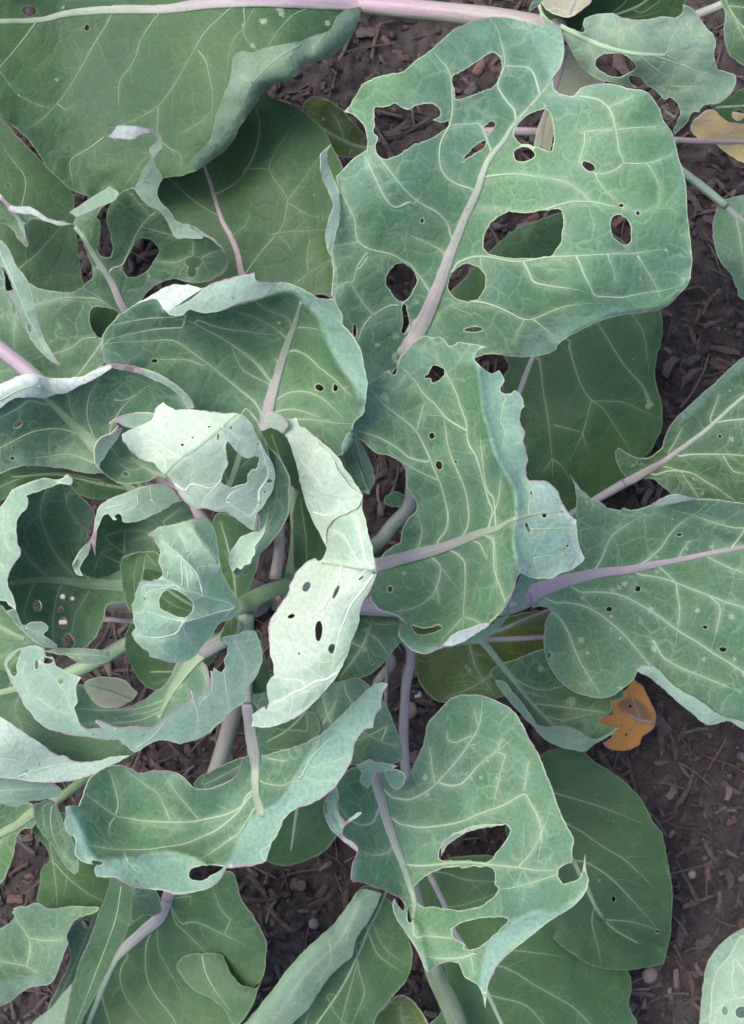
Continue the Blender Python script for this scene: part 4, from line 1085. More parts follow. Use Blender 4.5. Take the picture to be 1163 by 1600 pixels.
# ---------------- M1 : great holed leaf
leaf(main, '641,545 600,600 570,600 545,565 530,530 521,490 524,465! 517,462 521,437 518,403 512,365 521,330 530,323! 528,296! 526,275! 540,260 552,248 573,234! 574,220 572,206! 566,193 552,179 536,175! 545,168 552,155 566,132! 593,119 631,112! 648,96 676,76 696,57 720,40 751,29 780,26 808,29 846,38 870,40 880,55 882,79 876,103 866,118! 863,125 866,138 873,146! 895,150 907,138! 925,132 956,131 983,138 1011,144 1031,169! 1038,189 1052,210 1059,241 1069,272 1073,300 1074,330 1078,365 1081,400 1079,434 1066,455 1038,481 1004,489 969,493 935,503 901,520 876,534 870,546! 849,555 815,558 784,555 763,553 740,560 700,570 670,560',
     '641,545,20 530,500,22 520,350,24 560,160,25 631,112,26 760,27,23 880,60,24 1000,142,27 1060,240,26 1081,400,25 1000,489,23 870,546,22 784,555,21 700,380,23 900,300,26 800,150,25 900,450,26 600,300,25',
     holes=['707,120 724,110 745,96 760,86 775,83 784,95 784,108 779,125 770,136 758,141 731,151 712,155 711,140',
            '586,169 604,167 617,162 628,168 638,171 646,167 655,164 672,161 686,169 688,181 676,187! 690,191 702,189 700,198 688,208 676,215 660,222 645,227 628,238 612,247! 600,248 590,241 587,228 590,215 584,206 586,193',
            '755,198! 768,189 774,196 762,210!', '762,218! 755,232 738,242 720,254! 728,244 738,232 748,224',
            '803,210 808,196 821,182 838,174 851,170 861,179 866,206 865,222 861,237 846,232 825,225 812,223',
            '763,354 774,343 790,333 805,331 818,333 849,329 875,327 880,340 880,355 876,379 868,392 859,400 832,403 797,403 763,396 755,379',
            '956,341 969,336 983,345 987,372 980,382 966,377 956,363', '621,412 634,413 645,422 652,434 650,446 645,455 640,464 631,471 622,470 612,456 603,444 605,429',
            '700,448 702,437 707,427 724,413 741,415 755,425 758,444 753,458 745,468 724,470 708,463', '628,482 634,476 640,506 638,515 634,522 627,518! 630,505'],
     ells='818,241,16,12 920,260,11,6,30 555,517,3,11 741,515,14,4,-3 660,345,3,4 971,321,4,3 997,333,4,3,30 776,340,1,1', 
     mid='634,560,36 641,540,35 652,516,31 665,493,28 676,468,26 686,444,24 697,414,21 707,386,19 717,362,17 728,335,16 745,300,14 758,261,12 770,240,11 784,224,9 795,206,8 804,193,7 820,175,6 832,162,5 850,141,4 862,124,3',
     veins=['705,369 700,350 690,338 677,328 662,321 650,312 636,300 618,278 600,255 586,234', '671,455 662,440 652,427 642,414 628,407 610,397 590,393 575,388 561,379 556,362 555,345 546,325 535,303 528,288', '561,379 540,382 518,386', '645,506 634,485 620,477 607,479 595,485 579,496 567,512 559,534', '552,448 565,470 581,489', '573,396 560,415 552,438 540,442 528,448',
            '738,296 720,290 703,282 692,268 688,255 687,238 690,220 697,206 703,196 707,175 707,155 706,133 703,113 697,103 690,96', '703,196 725,194 751,196', '743,325 763,324 790,326 815,330 840,330 866,323 885,317 901,315 932,316 950,321 969,323 1000,330 1028,322 1031,310 1031,296', '762,276 785,273 811,272 835,276 859,279',
            '707,424 712,414 724,407 738,402 751,401 765,402 780,405 808,409 828,407 849,403 875,401 901,400 935,398 969,396 990,396 1011,393', '901,401 908,415 914,431 923,448 930,462 950,464 973,465 1000,459 1028,455', '997,400 1008,418 1018,434 1025,446 1028,455', '820,413 828,428 835,441 860,447 890,451', '679,503 684,494 690,486 699,479 710,474 735,471 760,474 780,481 797,489 808,495 818,499 833,499 856,489 883,479 911,475', '833,499 850,512 863,524', '818,503 810,518 804,534',
            '847,148 870,147 901,150 920,153 935,156 952,169 958,182 961,196 965,215 968,237 971,247 976,255 962,264 949,270 930,271 914,261', '976,255 992,256 1011,255 1030,250 1048,241', '952,167 970,160 987,151', '962,203 990,200 1021,198', '914,206 914,220 911,234 904,255', '914,206 940,204 960,203', '1011,255 1022,272 1031,292', '784,69 788,85 789,103 782,120 778,134 790,155 804,172', '789,103 810,104 828,107 838,125', '576,400 562,420', '650,372 668,380 690,392', '573,250 610,320 640,316', '640,325 655,310', '930,270 940,290 960,312', '860,279 895,290 925,315', '951,403 958,420 963,440', '757,440 752,415'],
     spots='617,556,6 590,539,4 609,537,3 619,525,6 619,566,4 605,545,3 652,472,4 633,393,3 852,165,3 1028,383,3 1042,390,3 1002,437,3 636,480,4',
     ridges=[('1079,434 1038,475 969,488 901,515 870,540', .5, 14)], zones=[('870,40 880,55 882,79 876,103 862,118 850,100 830,60 800,35 846,30', .35), ('1000,489 935,503 876,534 849,555 815,558 830,520 880,490 930,475', .35)],
     flaps=[dict(out='517,225! 508,234 500,244 501,258 502,272 509,290 514,302 521,320 516,335 511,354 508,366 510,380 514,395 518,403 521,420 520,440 517,462! 524,465! 527,448 528,430 524,412 521,400 520,385 525,365 529,345 531,323 529,300 520,275 513,258 510,240', z='517,225,27 502,260,27 530,320,25.5 515,380,26 520,462,24.5', flip=True, tone=.5)],
     pet='634,560,20,34 648,660,18,28 646,740,15,24 640,790,14,22 612,822,14,22 588,850,15,22 520,885,20,26 430,925,26,28', petrib='mauve', sty='glaucous', rib='mauve', vrib='white', vw=4.2, ruffle=.5, label='great leaf at the upper right riddled with large eaten holes')
# ---------------- crown, lower interior pieces
leaf(main, '-40,735 0,730 70,718 150,730 200,750 212,762 195,775 150,780 115,770 60,750 20,772 -40,800', '-40,740,25 150,735,27 200,765,27 0,790,24', veins=['-20,770 40,745 100,740 160,752', '100,740 130,760'], mid='205,765,6 150,755,6 90,742,4 20,745,3', rib='dull', sty='deep', tone0=.1)
leaf(main, '188,880 200,868 225,862 248,866 262,890 255,925 235,950 213,960 200,950 193,925', '188,880,32 248,866,33 213,955,31', veins=['215,870 210,900 212,940', '230,866 245,885'], sty='deep', rib='green', tone0=.1, mid='212,955,4 222,910,3 226,875,2')
leaf(main, '335,808 352,802 380,815 402,835 405,870 395,905 380,935 370,950 355,930 342,890 325,850', '335,808,33 402,835,34 370,950,32', mid='370,948,6 366,900,5 355,850,4 345,815,2', veins=['366,905 385,880 395,850', '360,880 350,860'], sty='deep', rib='green')
leaf(main, '405,680 411,672 440,668 470,680 480,720 478,770 466,768 452,755 440,760 425,745 415,715', '405,680,31 470,680,33 452,755,31', sty='deep', mid='455,760,4 440,720,3 425,680,2', rib='dull', tone0=.1)
leaf(main, '458,800 468,770 485,775 498,830 509,850 510,872 495,885 470,888 462,895 458,850', '458,800,30 509,850,32 465,890,30', sty='deep', rib='dull', mid='480,888,4 478,840,3 470,780,2', tone0=.25)
stalk(main, '462,690,28,12 459,772,28,16 462,834,28,16 455,900,28,18', 'dull')
stalk(main, '432,780,26,14 437,850,26,17 430,905,26,20', 'pink')
stalk(main, '455,912,31,22 418,925,33,25 385,942,34,28 372,950,35,24', 'dull')
stalk(main, '225,725,24,20 262,758,25,22 320,820,27,24 370,900,28,26', 'pink')
stalk(main, '60,925,20,14 165,941,22,16 215,944,23,16 330,950,25,20', 'mauve'); stalk(main, '60,975,19,8 162,968,21,9 210,970,22,9 340,965,24,12', 'pink')
leaf(main, '395,1040 405,1020 400,990 409,988 412,1020 425,1062 420,1080 395,1085 385,1085', '395,1040,30 409,988,31 395,1085,29', sty='deep', grid=5)
leaf(main, '392,1062 405,1058 425,1062 430,1075 425,1095 415,1105 405,1108 395,1098 388,1080', '392,1062,27 425,1062,27 405,1108,26', sty='mid', grid=5, tone0=.2)
leaf(main, '429,888 440,885 452,888 456,900 448,910 435,910 430,902', '429,888,26 452,888,26 440,910,26', sty='mid', grid=4)
leaf(main, '355,972 362,962 372,968 368,990 350,1002 344,996', '355,972,33 372,968,33 350,1002,33', sty='deep', grid=4)
# ---------------- M14
leaf(main, '585,1205! 600,1207 615,1212 634,1220 648,1192 662,1161 669,1130 690,1106 710,1089 738,1085 762,1089 784,1099 801,1110 815,1130 828,1155 842,1179 852,1206 863,1234 873,1261 883,1285 897,1310! 894,1327 894,1348! 882,1351 873,1358 872,1366 873,1372 880,1381! 897,1377 905,1372 909,1365 912,1352 914,1335! 915,1350 917,1365 920,1374! 914,1396 894,1417 863,1437 832,1461 801,1485 780,1506 771,1520 763,1537 760,1555 758,1575! 756,1560 751,1547 742,1536 727,1527 722,1516 717,1506! 705,1503 693,1504 680,1511 669,1520! 662,1510 655,1492 645,1475 635,1458 624,1442 617,1427 614,1412 617,1405! 622,1413 630,1424! 633,1415 628,1405 617,1399 600,1391 586,1387 570,1380 552,1377 549,1365 552,1348 557,1340 559,1331! 545,1318 531,1307 518,1293 511,1279 507,1265 507,1255 512,1240 525,1228 540,1208 558,1198',
     '590,1210,23 510,1260,27 555,1370,26 660,1510,25 757,1570,26 915,1370,31 890,1300,28 850,1200,27 750,1087,25 660,1160,23 640,1400,23 750,1400,26 700,1230,23 850,1437,29',
     holes=['686,1335 690,1322 700,1310 724,1298 748,1290 780,1289 790,1288 797,1298 791,1313 784,1322 777,1330 762,1346 724,1345 690,1344',
            '645,1389 655,1378 665,1369 680,1361 696,1356 718,1354! 722,1357 740,1354 769,1356 774,1372 773,1383! 779,1389 772,1400 763,1408 748,1417 717,1422 683,1418 662,1417! 650,1408',
            '705,1455 712,1447 724,1441 750,1435 780,1433 795,1436 784,1450 773,1460 762,1469 755,1476 738,1484 724,1482! 727,1475! 712,1468', ],
     ells='642,1428,6,14,0 965,1,1,1 712,1216,2,2 740,1166,2,2', mid='584,1207,24 588,1225,22 593,1244,21 599,1262,20 604,1282,19 611,1302,18 617,1318,16 624,1337,14 631,1355,12 638,1378,11 645,1399,10 648,1418,9 646,1434,7',
     veins=['600,1234 608,1243 621,1247 635,1250 648,1247 667,1237 683,1223 700,1205 717,1185 733,1162 748,1137 752,1115', '686,1223 705,1228 724,1223 745,1199 760,1186 776,1175', '614,1279 625,1287 641,1291 660,1293 683,1291 704,1288 724,1283 752,1271 780,1261 806,1248 818,1238 825,1248 833,1262 839,1272 846,1298 845,1318', '818,1238 822,1220 823,1205 826,1190', '635,1351 657,1353 683,1351 700,1349 724,1348 750,1349 775,1352 795,1354 815,1356 840,1360 870,1360', '590,1269 588,1280 579,1286 570,1289 562,1288 552,1284 542,1276 534,1267 528,1258', '607,1331 598,1335 586,1336 577,1335 569,1331', '648,1461 675,1463 707,1466', '665,1494 693,1498 724,1496 745,1488',
            '735,1487 738,1505 740,1520', '848,1298 832,1330 810,1355', '748,1137 741,1110', '699,1145 700,1155 712,1160 735,1150', '672,1170 676,1200 680,1225', '776,1175 785,1155', '790,1180 780,1215 775,1240', '873,1365 845,1375 810,1385'],
     zones=[('763,1472 784,1455 804,1437 842,1422 866,1424 894,1410 914,1390 925,1380 915,1400 863,1440 801,1490 763,1537 750,1560 755,1500', .7), ('507,1255 518,1238 530,1225 525,1262 536,1280 540,1300 560,1322 555,1375 548,1370 552,1340 530,1310 508,1280', .35), ('614,1400 625,1420 640,1460 665,1500 669,1520 650,1500 620,1440', .6)],
     ridges=[('640,1425 655,1460 668,1515', .6, 10), ('800,1440 842,1424 894,1410', .8, 16), ('510,1270 531,1300 555,1325', .8, 10)],
     flaps=[dict(out='525,1228! 529,1245 528,1262 533,1274 540,1283! 552,1274 560,1269 567,1270! 558,1277 545,1285 538,1292 536,1302 545,1312 559,1320 560,1332! 545,1320 531,1309 518,1295 510,1279 506,1265 507,1253 514,1240', z='525,1228,28 506,1265,28 567,1270,29 560,1330,28', flip=True, tone=.25),
            dict(out='690,1322! 700,1308 724,1296 748,1289 790,1287! 770,1291 745,1295 722,1304 700,1320 689,1340!', z='690,1322,25 790,1287,27 720,1300,26', flip=True, tone=.0)],
     spots='665,1215,5 668,1240,5 738,1215,3 752,1214,4 733,1213,3 762,1188,3 775,1216,3 710,1210,2', pet='584,1207,23,24 560,1170,22,24 500,1080,24,26 430,980,27,28', petrib='mauve', sty='glaucous', rib='mauve', vrib='white', vw=4.2, cup=.35, label='leaf at the lower centre with three big eaten holes and a pointed purple tip')
leaf(main, '558,1195! 570,1190 586,1190 605,1193 621,1196! 612,1202 604,1204 592,1206 586,1210 580,1225 576,1231! 568,1226 562,1218 566,1208!', '558,1195,26 621,1196,26 576,1231,25', sty='glaucous', flip=True, grid=4, tone0=.35, ruffle=.2)
leaf(main, '600,1205! 612,1203 628,1206 634,1215 632,1225! 622,1234 612,1230 606,1220!', '600,1205,25 632,1215,26 615,1232,24', sty='glaucous', grid=4, tone0=.3, ruffle=.2)
# ---------------- M13
leaf(main, '103,1261! 112,1258 124,1259! 131,1240 136,1225 144,1213 165,1199 187,1196 205,1201 220,1208 240,1204 255,1204 272,1206 285,1213 295,1222 303,1230 315,1234 327,1232 345,1227 358,1220 372,1208 380,1185 400,1178 414,1180 440,1172 466,1165 487,1155 507,1144 526,1125 545,1106 560,1091 573,1079 593,1067 607,1069! 600,1080 595,1093 596,1106! 586,1120 583,1137! 574,1138 569,1141 561,1150 555,1161! 552,1176 549,1189 541,1205 531,1220 520,1234 507,1244 494,1252 480,1258! 468,1262 456,1268 448,1275 442,1282! 439,1292 435,1300 431,1308 425,1315! 420,1330 411,1348! 395,1352 380,1354 354,1356! 348,1368 340,1379 325,1388 303,1393 288,1396 272,1396! 256,1391 241,1389 222,1388 203,1384! 192,1376 179,1370 163,1371 151,1369! 148,1358 151,1351 140,1350 127,1346! 121,1339 117,1331 119,1318 115,1307! 108,1303 101,1289 103,1275',
     '103,1261,31 165,1199,29 300,1232,28 390,1180,28.5 500,1146,32 438,1251,32 600,1070,33.5 580,1140,33 500,1250,33 411,1348,32.5 340,1379,32 203,1384,32 117,1331,31.5 200,1290,27 330,1290,27 415,1225,29.5 400,1200,28',
     holes=['295,1366 300,1357 318,1352 340,1352 350,1355 340,1362 328,1368! 322,1372 310,1376 300,1374', ], ells='152,1348,9,4,5',
     mid='386,1100,20 389,1120,21 392,1145,21 397,1175,21 399,1210,20 401,1244,17 406,1262,18 411,1276,9',
     veins=['389,1247 378,1260 365,1268 347,1275 327,1279 300,1284 275,1285 247,1284 220,1282 200,1278 182,1275 165,1263 148,1251', '182,1275 172,1288 170,1303', '385,1245 378,1262 365,1276 340,1296 310,1310 290,1318 268,1322 230,1327 193,1327 170,1326 148,1322', '375,1300 345,1322 313,1343', '182,1272 185,1252 178,1225 172,1205', '265,1279 258,1262 248,1241 235,1231 220,1221', '310,1279 292,1258 275,1238 264,1222', '412,1223 425,1226 442,1227 458,1220 469,1210', '410,1182 430,1187 449,1189', '193,1327 200,1345 215,1362', '470,1215 490,1180 530,1140', '490,1200 520,1190 545,1180', '480,1215 500,1222 525,1218'],
     zones=[('607,1060 593,1066 573,1081 545,1109 526,1128 507,1150 485,1178 466,1206 453,1230 438,1251 420,1262 401,1271 378,1293 368,1318 362,1335 355,1360 415,1355 450,1300 490,1262 540,1222 565,1165 600,1125', .85), ('95,1255 124,1262 132,1290 140,1315 153,1343 180,1341 206,1341 220,1338 234,1334 250,1331 263,1330 280,1333 299,1338 312,1344 323,1351 338,1354 365,1352 345,1390 272,1402 200,1392 140,1372 105,1320', .8)],
     ridges=[('507,1146 466,1206 438,1251 401,1273 378,1293', .7, 10), ('151,1343 206,1341 234,1334 263,1330 299,1338 323,1351', .9, 10), ('110,1262 128,1300 140,1335', .4, 12)],
     flaps=[dict(out='425,1313! 418,1322 409,1326 407,1335 414,1347 420,1330', z='425,1313,33 407,1335,33 414,1347,33', flip=False, tone=.2),
            ],
     spots='', pet='386,1100,26,18 385,1060,27,20 384,1000,29,24 384,960,31,28', petrib='mauve', sty='glaucous', rib='mauve', vrib='white', vw=4.2, cup=.25, ruffle=.4, label='boat-shaped bluish leaf at the bottom with a toothed purple rim curling upward')
# ---------------- M2
leaf(main, '588,883! 594,872 606,860 618,852 626,848! 628,830 633,818 640,808 648,803! 652,795 650,782! 642,772 636,762 635,750 634,738 632,730 628,724 616,716 600,710 588,708 579,700 568,690 555,683! 552,669 553,655 557,645 562,625 566,608 573,601 593,589 600,582 609,579! 613,585 619,584! 622,568 628,555 641,541! 650,532 662,525 672,526 679,527! 685,526 693,529! 697,535 703,541 711,538! 719,534 738,537 762,542! 752,545 745,551! 741,558 745,566 751,572 760,579 769,585! 775,582 780,579! 784,583 789,594! 786,601 782,606 783,611 789,615! 800,614 804,610! 810,613 815,620 820,635! 814,640 813,651 813,658 815,665 820,672 820,682 818,690 820,696 825,720! 822,730 823,738 824,746 828,750 840,750 852,751 862,757 866,762 873,769! 876,780 883,793 891,805 901,813! 902,830 904,848 908,860 914,872! 910,878 901,885 890,892 876,896 865,903 852,904 842,904 832,903 822,899 815,896! 808,902 806,912 804,920 799,932 794,944 784,957 770,968 763,976 748,985 735,994 724,1000 708,1007 690,1013 678,1018 665,1022 652,1019 641,1013 632,1004 626,996 623,985 626,976! 629,974 634,974! 625,965 615,960 605,957 593,952 584,943 578,931 580,915 584,900',
     '588,883,26 640,760,27 560,660,29 640,545,30 760,545,32 815,640,32 825,740,33 910,870,30 852,904,31 804,920,33 763,976,33 665,1022,33 626,980,31 580,930,28 750,620,31 770,720,32 805,820,34 800,900,34 680,700,27 680,860,25 720,800,26 690,940,26',
     holes=['673,576 679,571 686,572 694,578 692,588 684,595 677,597 672,591 664,591 664,587 669,585', '645,977 655,979 665,981 676,979 686,976 690,981 680,987 668,991 652,991 647,985'],
     ells='675,681,4.5,5 686,727,5,7,-15 712,722,3,2,30 851,805,4,4 825,825,3,9,-20 887,853,3,2 632,896,2,2 835,840,1,1 610,920,4,5 830,770,2,4',
     mid='586,884,25 600,881,24 620,874,24 645,868,22 668,862,21 690,856,20 716,847,18 741,837,16 762,830,14 780,824,12 800,812,9 822,806,7 848,801,5 880,799,3',
     veins=['686,844 694,835 700,820 700,800 696,782 689,757 679,734 667,705 652,676 636,660 617,645 600,632 588,618', '724,837 731,823 733,806 731,785 727,765 716,738 705,713 699,690 696,669', '765,822 770,805 778,786 782,760 784,740', '770,800 763,780 755,750 748,724 740,705 731,690 729,660 721,640 715,620 706,600 692,575 679,555', '731,674 715,665 700,655 688,642 679,631 662,615 652,600', '652,674 656,655 662,634', '634,724 655,737 686,751', '555,672 590,683 621,700 640,715 665,722', '655,851 659,838 659,824 655,812 653,803',
            '679,875 686,881 690,889 688,900 683,916 676,930 665,940 648,950 628,954', '717,868 724,876 727,885 727,920 725,945 724,965', '772,841 775,868 776,896', '770,844 772,865 773,892 781,915 791,944', '724,965 705,985 690,1000', '724,965 740,968 752,975', '683,916 686,940', '784,645 790,620 788,600', '785,700 789,675 783,660', '810,828 830,827 860,826 894,824', '835,872 850,869 866,868 880,873 897,882', '835,872 838,890 840,903', '665,855 700,900', '820,745 828,765 826,800', '750,850 760,870', '772,780 760,760 752,700'],
     zones=[('755,545 741,558 748,580 750,600 752,622 755,644 759,662 765,678 764,690 768,705 780,724 792,745 804,765 805,785 806,806 801,841 803,860 808,875 815,896 852,908 920,880 905,810 870,760 830,745 822,690 815,610 789,585', .6), ('822,735 805,765 808,815 803,850 815,898 860,910 925,890 905,800 870,745', .55), ('763,976 724,1000 665,1022 630,1010 622,980 640,1005 680,1008 720,990', .3), ('640,545 720,535 760,545 740,570 700,570 640,575', .2)],  # strip beyond the crease: wax, plus light on its upward tilt put into colour
     ridges=[('748,575 750,600 755,644 765,678 780,724 804,765 806,806 801,841 808,875', 1.1, 14), ('804,920 770,968 724,998 680,1012', .7, 12)],
     flaps=[dict(out='763,973! 750,975 738,980 722,985 705,993 697,1003 688,1012! 708,1008 724,1002 748,987 765,976', z='763,973,35 690,1010,34.5 720,985,35', flip=True, tone=1.6),],
     spots='600,620,7 603,622,5 754,771,3 710,663,2 678,934,3', pet='586,884,26,25 560,893,26,26 500,910,27,28 440,928,28,30', petrib='mauve', sty='glaucous', rib='mauve', vrib='white', vw=4.2, cup=.12, ruffle=.5, label='cupped leaf right of centre with a pale toothed purple-edged rim')
leaf(main, '815,896! 828,902 832,912 822,925 822,940 816,950! 808,950 798,955 790,968 775,985 755,1000 735,1005 724,1000! 763,976 794,944 806,915', '815,896,29 820,945,29 730,1003,30 775,975,31', ells='783,960,10,5,-35 800,945,6,5,-30 770,973,3,2', sty='mid', flip=True, tone0=.1, ruffle=.2, grid=4)
# ---------------- M3
leaf(main, '181,499! 186,493 202,482 220,472 241,461 268,446 292,446 318,451 330,445 337,441! 352,437 375,431 390,429! 398,426 400,432! 401,439 420,443 442,441 465,448 483,458 498,466 511,468 523,467! 528,480 535,493 535,506! 548,522 559,537 566,556 569,575 574,600 572,623 570,635 569,644! 563,652 555,658 551,668 549,680 545,695 530,712 490,705 440,690 418,682 400,672 360,662 310,640 280,615 240,590 200,578 180,575 165,568 161,552 158,541 162,520',
     '165,550,31 230,465,33 318,448,34 400,432,34 483,458,35 540,500,35 572,620,34 550,680,31 415,690,27 300,620,27 200,575,30 350,550,27 470,600,27 440,500,29 250,530,29',
     ells='499,606,7,5,25 524,606,4,6 242,564,5,3 436,504,2,1.5', mid='408,690,27 414,665,25 421,630,22 427,608,20 432,592,18 438,572,17 445,551,15 452,530,13 459,513,11 465,494,9 471,472,7',
     veins=['450,530 425,510 400,497 380,490', '459,513 480,512 503,516', '258,496 290,500 318,513 345,527 375,547 400,568', '425,600 410,575 390,555 372,545', '190,505 230,498 262,496 290,492', '200,534 235,533 270,532 300,550 340,580 370,605 400,630 412,655', '445,552 460,548 480,556 500,575 520,590 545,615', '425,630 450,615 475,612 500,620 515,632', '425,645 460,640 500,652', '430,660 470,655 520,660', '250,562 290,562 320,572', '370,560 380,578 400,590 420,600', '190,525 240,515 285,512', '430,560 445,575', '310,500 345,512 400,520', '405,475 430,490 447,495'],
     zones=[('241,460 258,486 275,491 296,484 320,489 361,479 400,469 425,460 449,455 463,460 483,482 500,503 511,534 528,568 548,596 566,620 562,650 580,640 580,560 530,465 450,435 400,420 318,440 268,440', .65), ('181,499 220,472 241,461 250,470 215,480 190,500', .4)],  # rim paler through wax and painted sky light on its upturned side
     ridges=[('258,486 296,486 320,489 361,479 400,469 449,455 463,460 483,482 500,503 511,534 528,568 548,596 562,625', .9, 12)],
     flaps=[dict(out='212,475! 235,463 255,450 268,446 292,445 318,451! 300,462 285,472 270,482 262,487! 255,482 248,470 240,467 225,471', z='212,475,34.5 262,487,35 318,451,36 268,446,35.5', flip=True, tone=1.7),
            dict(out='260,487! 275,480 295,470 318,452 335,441 355,436 375,431 398,427! 401,439 420,443 442,441! 425,455 411,465 395,468 378,472 361,479 340,486 320,489 308,486 296,484 288,491 278,493 266,492!', z='260,487,35 320,450,36.5 440,441,36 320,489,36 380,450,37', flip=True, tone=.3),
            dict(out='551,668! 566,693 575,712 583,731 585,742 586,751 580,762 578,772! 565,768 552,762 544,748 538,731 535,712 536,690 545,675', z='551,668,31 586,751,27 578,772,26 538,731,28', flip=True, tone=.1, veins=['555,680 562,710 572,745']),
            dict(out='536,690! 536,712 538,731 544,748 552,762 565,768 578,772! 570,750 560,725 550,700 545,680!', z='536,690,30.5 578,772,26.3 545,720,28.8', flip=False, tone=.05)],
     spots='538,605,4 496,603,4', pet='408,690,27,27 400,760,27,28 395,850,28,30', petrib='pink', sty='glaucous', rib='mauve', vrib='white', vw=4.0, cup=.2, ruffle=.4, label='broad cupped leaf at the upper left of centre with a crinkled pale rim')
# ---------------- M5
leaf(main, '-40,610 0,601 34,587 57,585 79,592 110,591 130,588 148,579 172,570 206,572 241,582 272,599 296,620 304,637 300,655 280,690 240,725 180,735 144,740 103,733 69,729 34,728 0,740 -40,750', '-40,620,31 57,600,33 172,572,33 300,637,31 150,738,26 0,738,27 100,680,26 200,640,28',
     mid='170,722,26 158,706,25 148,695,24 137,684,22 127,675,20 115,663,17 103,651,15 86,634,12 69,620,9', veins=['-30,665 0,653 25,640 48,626', '-30,712 0,700 41,679 65,672 86,670 107,673 124,679', '79,713 98,710 117,712 132,717 144,722', '151,600 144,612 138,628 137,645 139,660 148,684', '107,610 108,622 110,634 116,650', '217,614 200,628 186,645 178,660 172,676', '179,625 195,625 215,615'],
     ells='28,664,7,4,-30 20,716,4,3', zones=[('-40,600 57,580 110,588 179,565 250,580 310,637 290,640 275,613 248,596 213,582 179,574 148,592 120,604 89,615 52,620 24,622 0,637 -40,660', .6)],
     flaps=[dict(out='-40,610! 0,601 34,587 57,585 79,592 110,591 130,588 148,579 172,570 180,571! 165,582 148,592 135,598 120,604 104,613 89,615 70,621 52,620 38,620 24,622 12,628 0,637 -40,665!', fold='-40,610 0,601 34,587 57,585 79,592 110,591 130,588 148,579 172,570', dz=.9, flip=True, tone=1.75, veins=['0,625 40,605 90,600', '60,602 75,612']),
            dict(out='172,570! 206,572 241,582 272,599 296,620 304,637! 293,637 284,622 275,613 262,603 248,596 230,588 213,582 195,578 179,576!', z='172,570,34 304,637,32.5 240,585,34', flip=True, tone=.35)],
     ridges=[], sty='glaucous', rib='green', vrib='green', vw=4.5, cup=.3, pet='170,722,26,26 220,770,26,27 300,850,28,28', petrib='green', label='leaf at the left with a white rolled-over rim')
# ---------------- M10
leaf(main, '115,765 113,748! 110,744 103,742 96,750 85,750 72,748 58,751 45,755 30,762 21,765 14,774 8,784 -5,800 -40,830 -40,935 0,945 10,955 34,983 62,1007 91,1014 110,1016 131,1013 151,993 162,969 170,945 215,935 215,890 150,888 135,870 138,830 148,803 135,785',
     '-30,830,31 21,765,32 113,745,31 150,803,28 215,910,27 165,941,26 131,1013,26 62,1007,29 0,945,31 80,860,25 90,950,25',
     ells='59,947,6,9,-5 107,1003,8,12,0 99,973,6,8 95,952,3,4 60,995,3,3 98,932,4,4 113,935,3,3', mid='215,917,25 193,914,23 165,913,21 138,913,19 112,909,16 86,906,13 60,906,10 35,909,8 17,911,6',
     veins=['113,896 96,877 83,858 73,835 65,813 64,790 68,778 72,765', '69,896 50,878 34,858', '103,775 108,795 117,810 127,822 127,851 124,868', '138,927 128,945 117,965 113,985 112,1005', '96,916 90,930 86,947 83,975 83,1000', '52,916 44,935 38,958 45,975', '107,793 105,775 112,765', '127,822 134,828'],
     flaps=[dict(out='113,748! 114,755 110,758 95,756 83,760 60,768 41,775! 45,782 42,795 34,803 28,813 26,824 28,848 33,858 33,868 25,878 21,885 14,900 14,916! 26,944 26,954! 15,945 5,938 -40,935! -40,830! -5,800 8,784 21,765 45,755 72,748 96,750 103,742', z='113,748,32.5 21,770,34 14,916,33.5 -40,935,31 -40,830,31 0,860,34', flip=True, tone=.45, veins=['10,800 5,830 15,860', '-20,820 0,835 20,828', '0,880 10,890']),
            dict(out='26,950! 30,965 38,977 50,972 65,970! 76,978 74,985 69,993 80,1000 89,1007 90,1012! 75,1012 62,1007 47,996 34,983 20,968 10,955', z='26,950,32 90,1012,30 10,955,32 65,970,31', flip=True, tone=.4, veins=['40,980 65,990'])],
     spots='57,945,3', sty='glaucous', rib='green', vrib='green', vw=4, cup=.3, tone0=-.2, lim=62, label='deep cupped leaf at the left with a pale rim curled inward')
leaf(main, '69,1017! 95,1013 120,1013 151,1015 163,1018 175,1015! 174,1024 172,1031 160,1038 150,1038 138,1038 120,1034 103,1024 85,1022', '69,1017,29 175,1015,28 138,1038,29', sty='glaucous', flip=True, grid=4, tone0=.15, veins=['80,1018 110,1022 150,1025'])
# ---------------- M11
leaf(main, '125,895 115,885 119,872 131,855 144,841 151,806 158,789 179,777 213,765 248,756 272,765 290,785 302,805 302,830 285,850 250,862 215,880 185,892 155,905', '125,895,32 151,806,33 248,756,33 302,810,31 250,860,28 160,900,29 200,840,26',
     mid='205,898,12 200,880,10 195,860,8 195,830,5', veins=['165,840 195,828 235,832', '160,865 190,850 225,840 240,842', '150,885 160,860 175,850', '255,815 275,800 285,795', '260,825 285,815 298,812'],
     flaps=[dict(out='115,885! 119,872 131,855 144,841 148,822 151,806 158,789 179,777 213,765 248,756 265,761 285,782! 272,787 262,793 251,799 240,804 227,810 213,815 199,817! 192,815 190,806 186,803! 180,806 184,812 178,813! 170,803 163,806 156,817 152,830 151,841 150,855 150,867! 145,855 143,848 140,862 130,878 125,888 130,900! 120,897', z='115,885,33 151,806,35.5 248,756,35.5 285,782,35 199,817,36 150,867,34', flip=True, tone=.35, veins=['165,795 200,785 215,772', '215,772 217,790 230,805', '235,760 236,780', '217,790 190,800', '235,780 250,795'])],
     sty='glaucous', rib='green', cup=.2, tone0=-.1, lim=62, label='small young leaf folded like a hood left of centre')
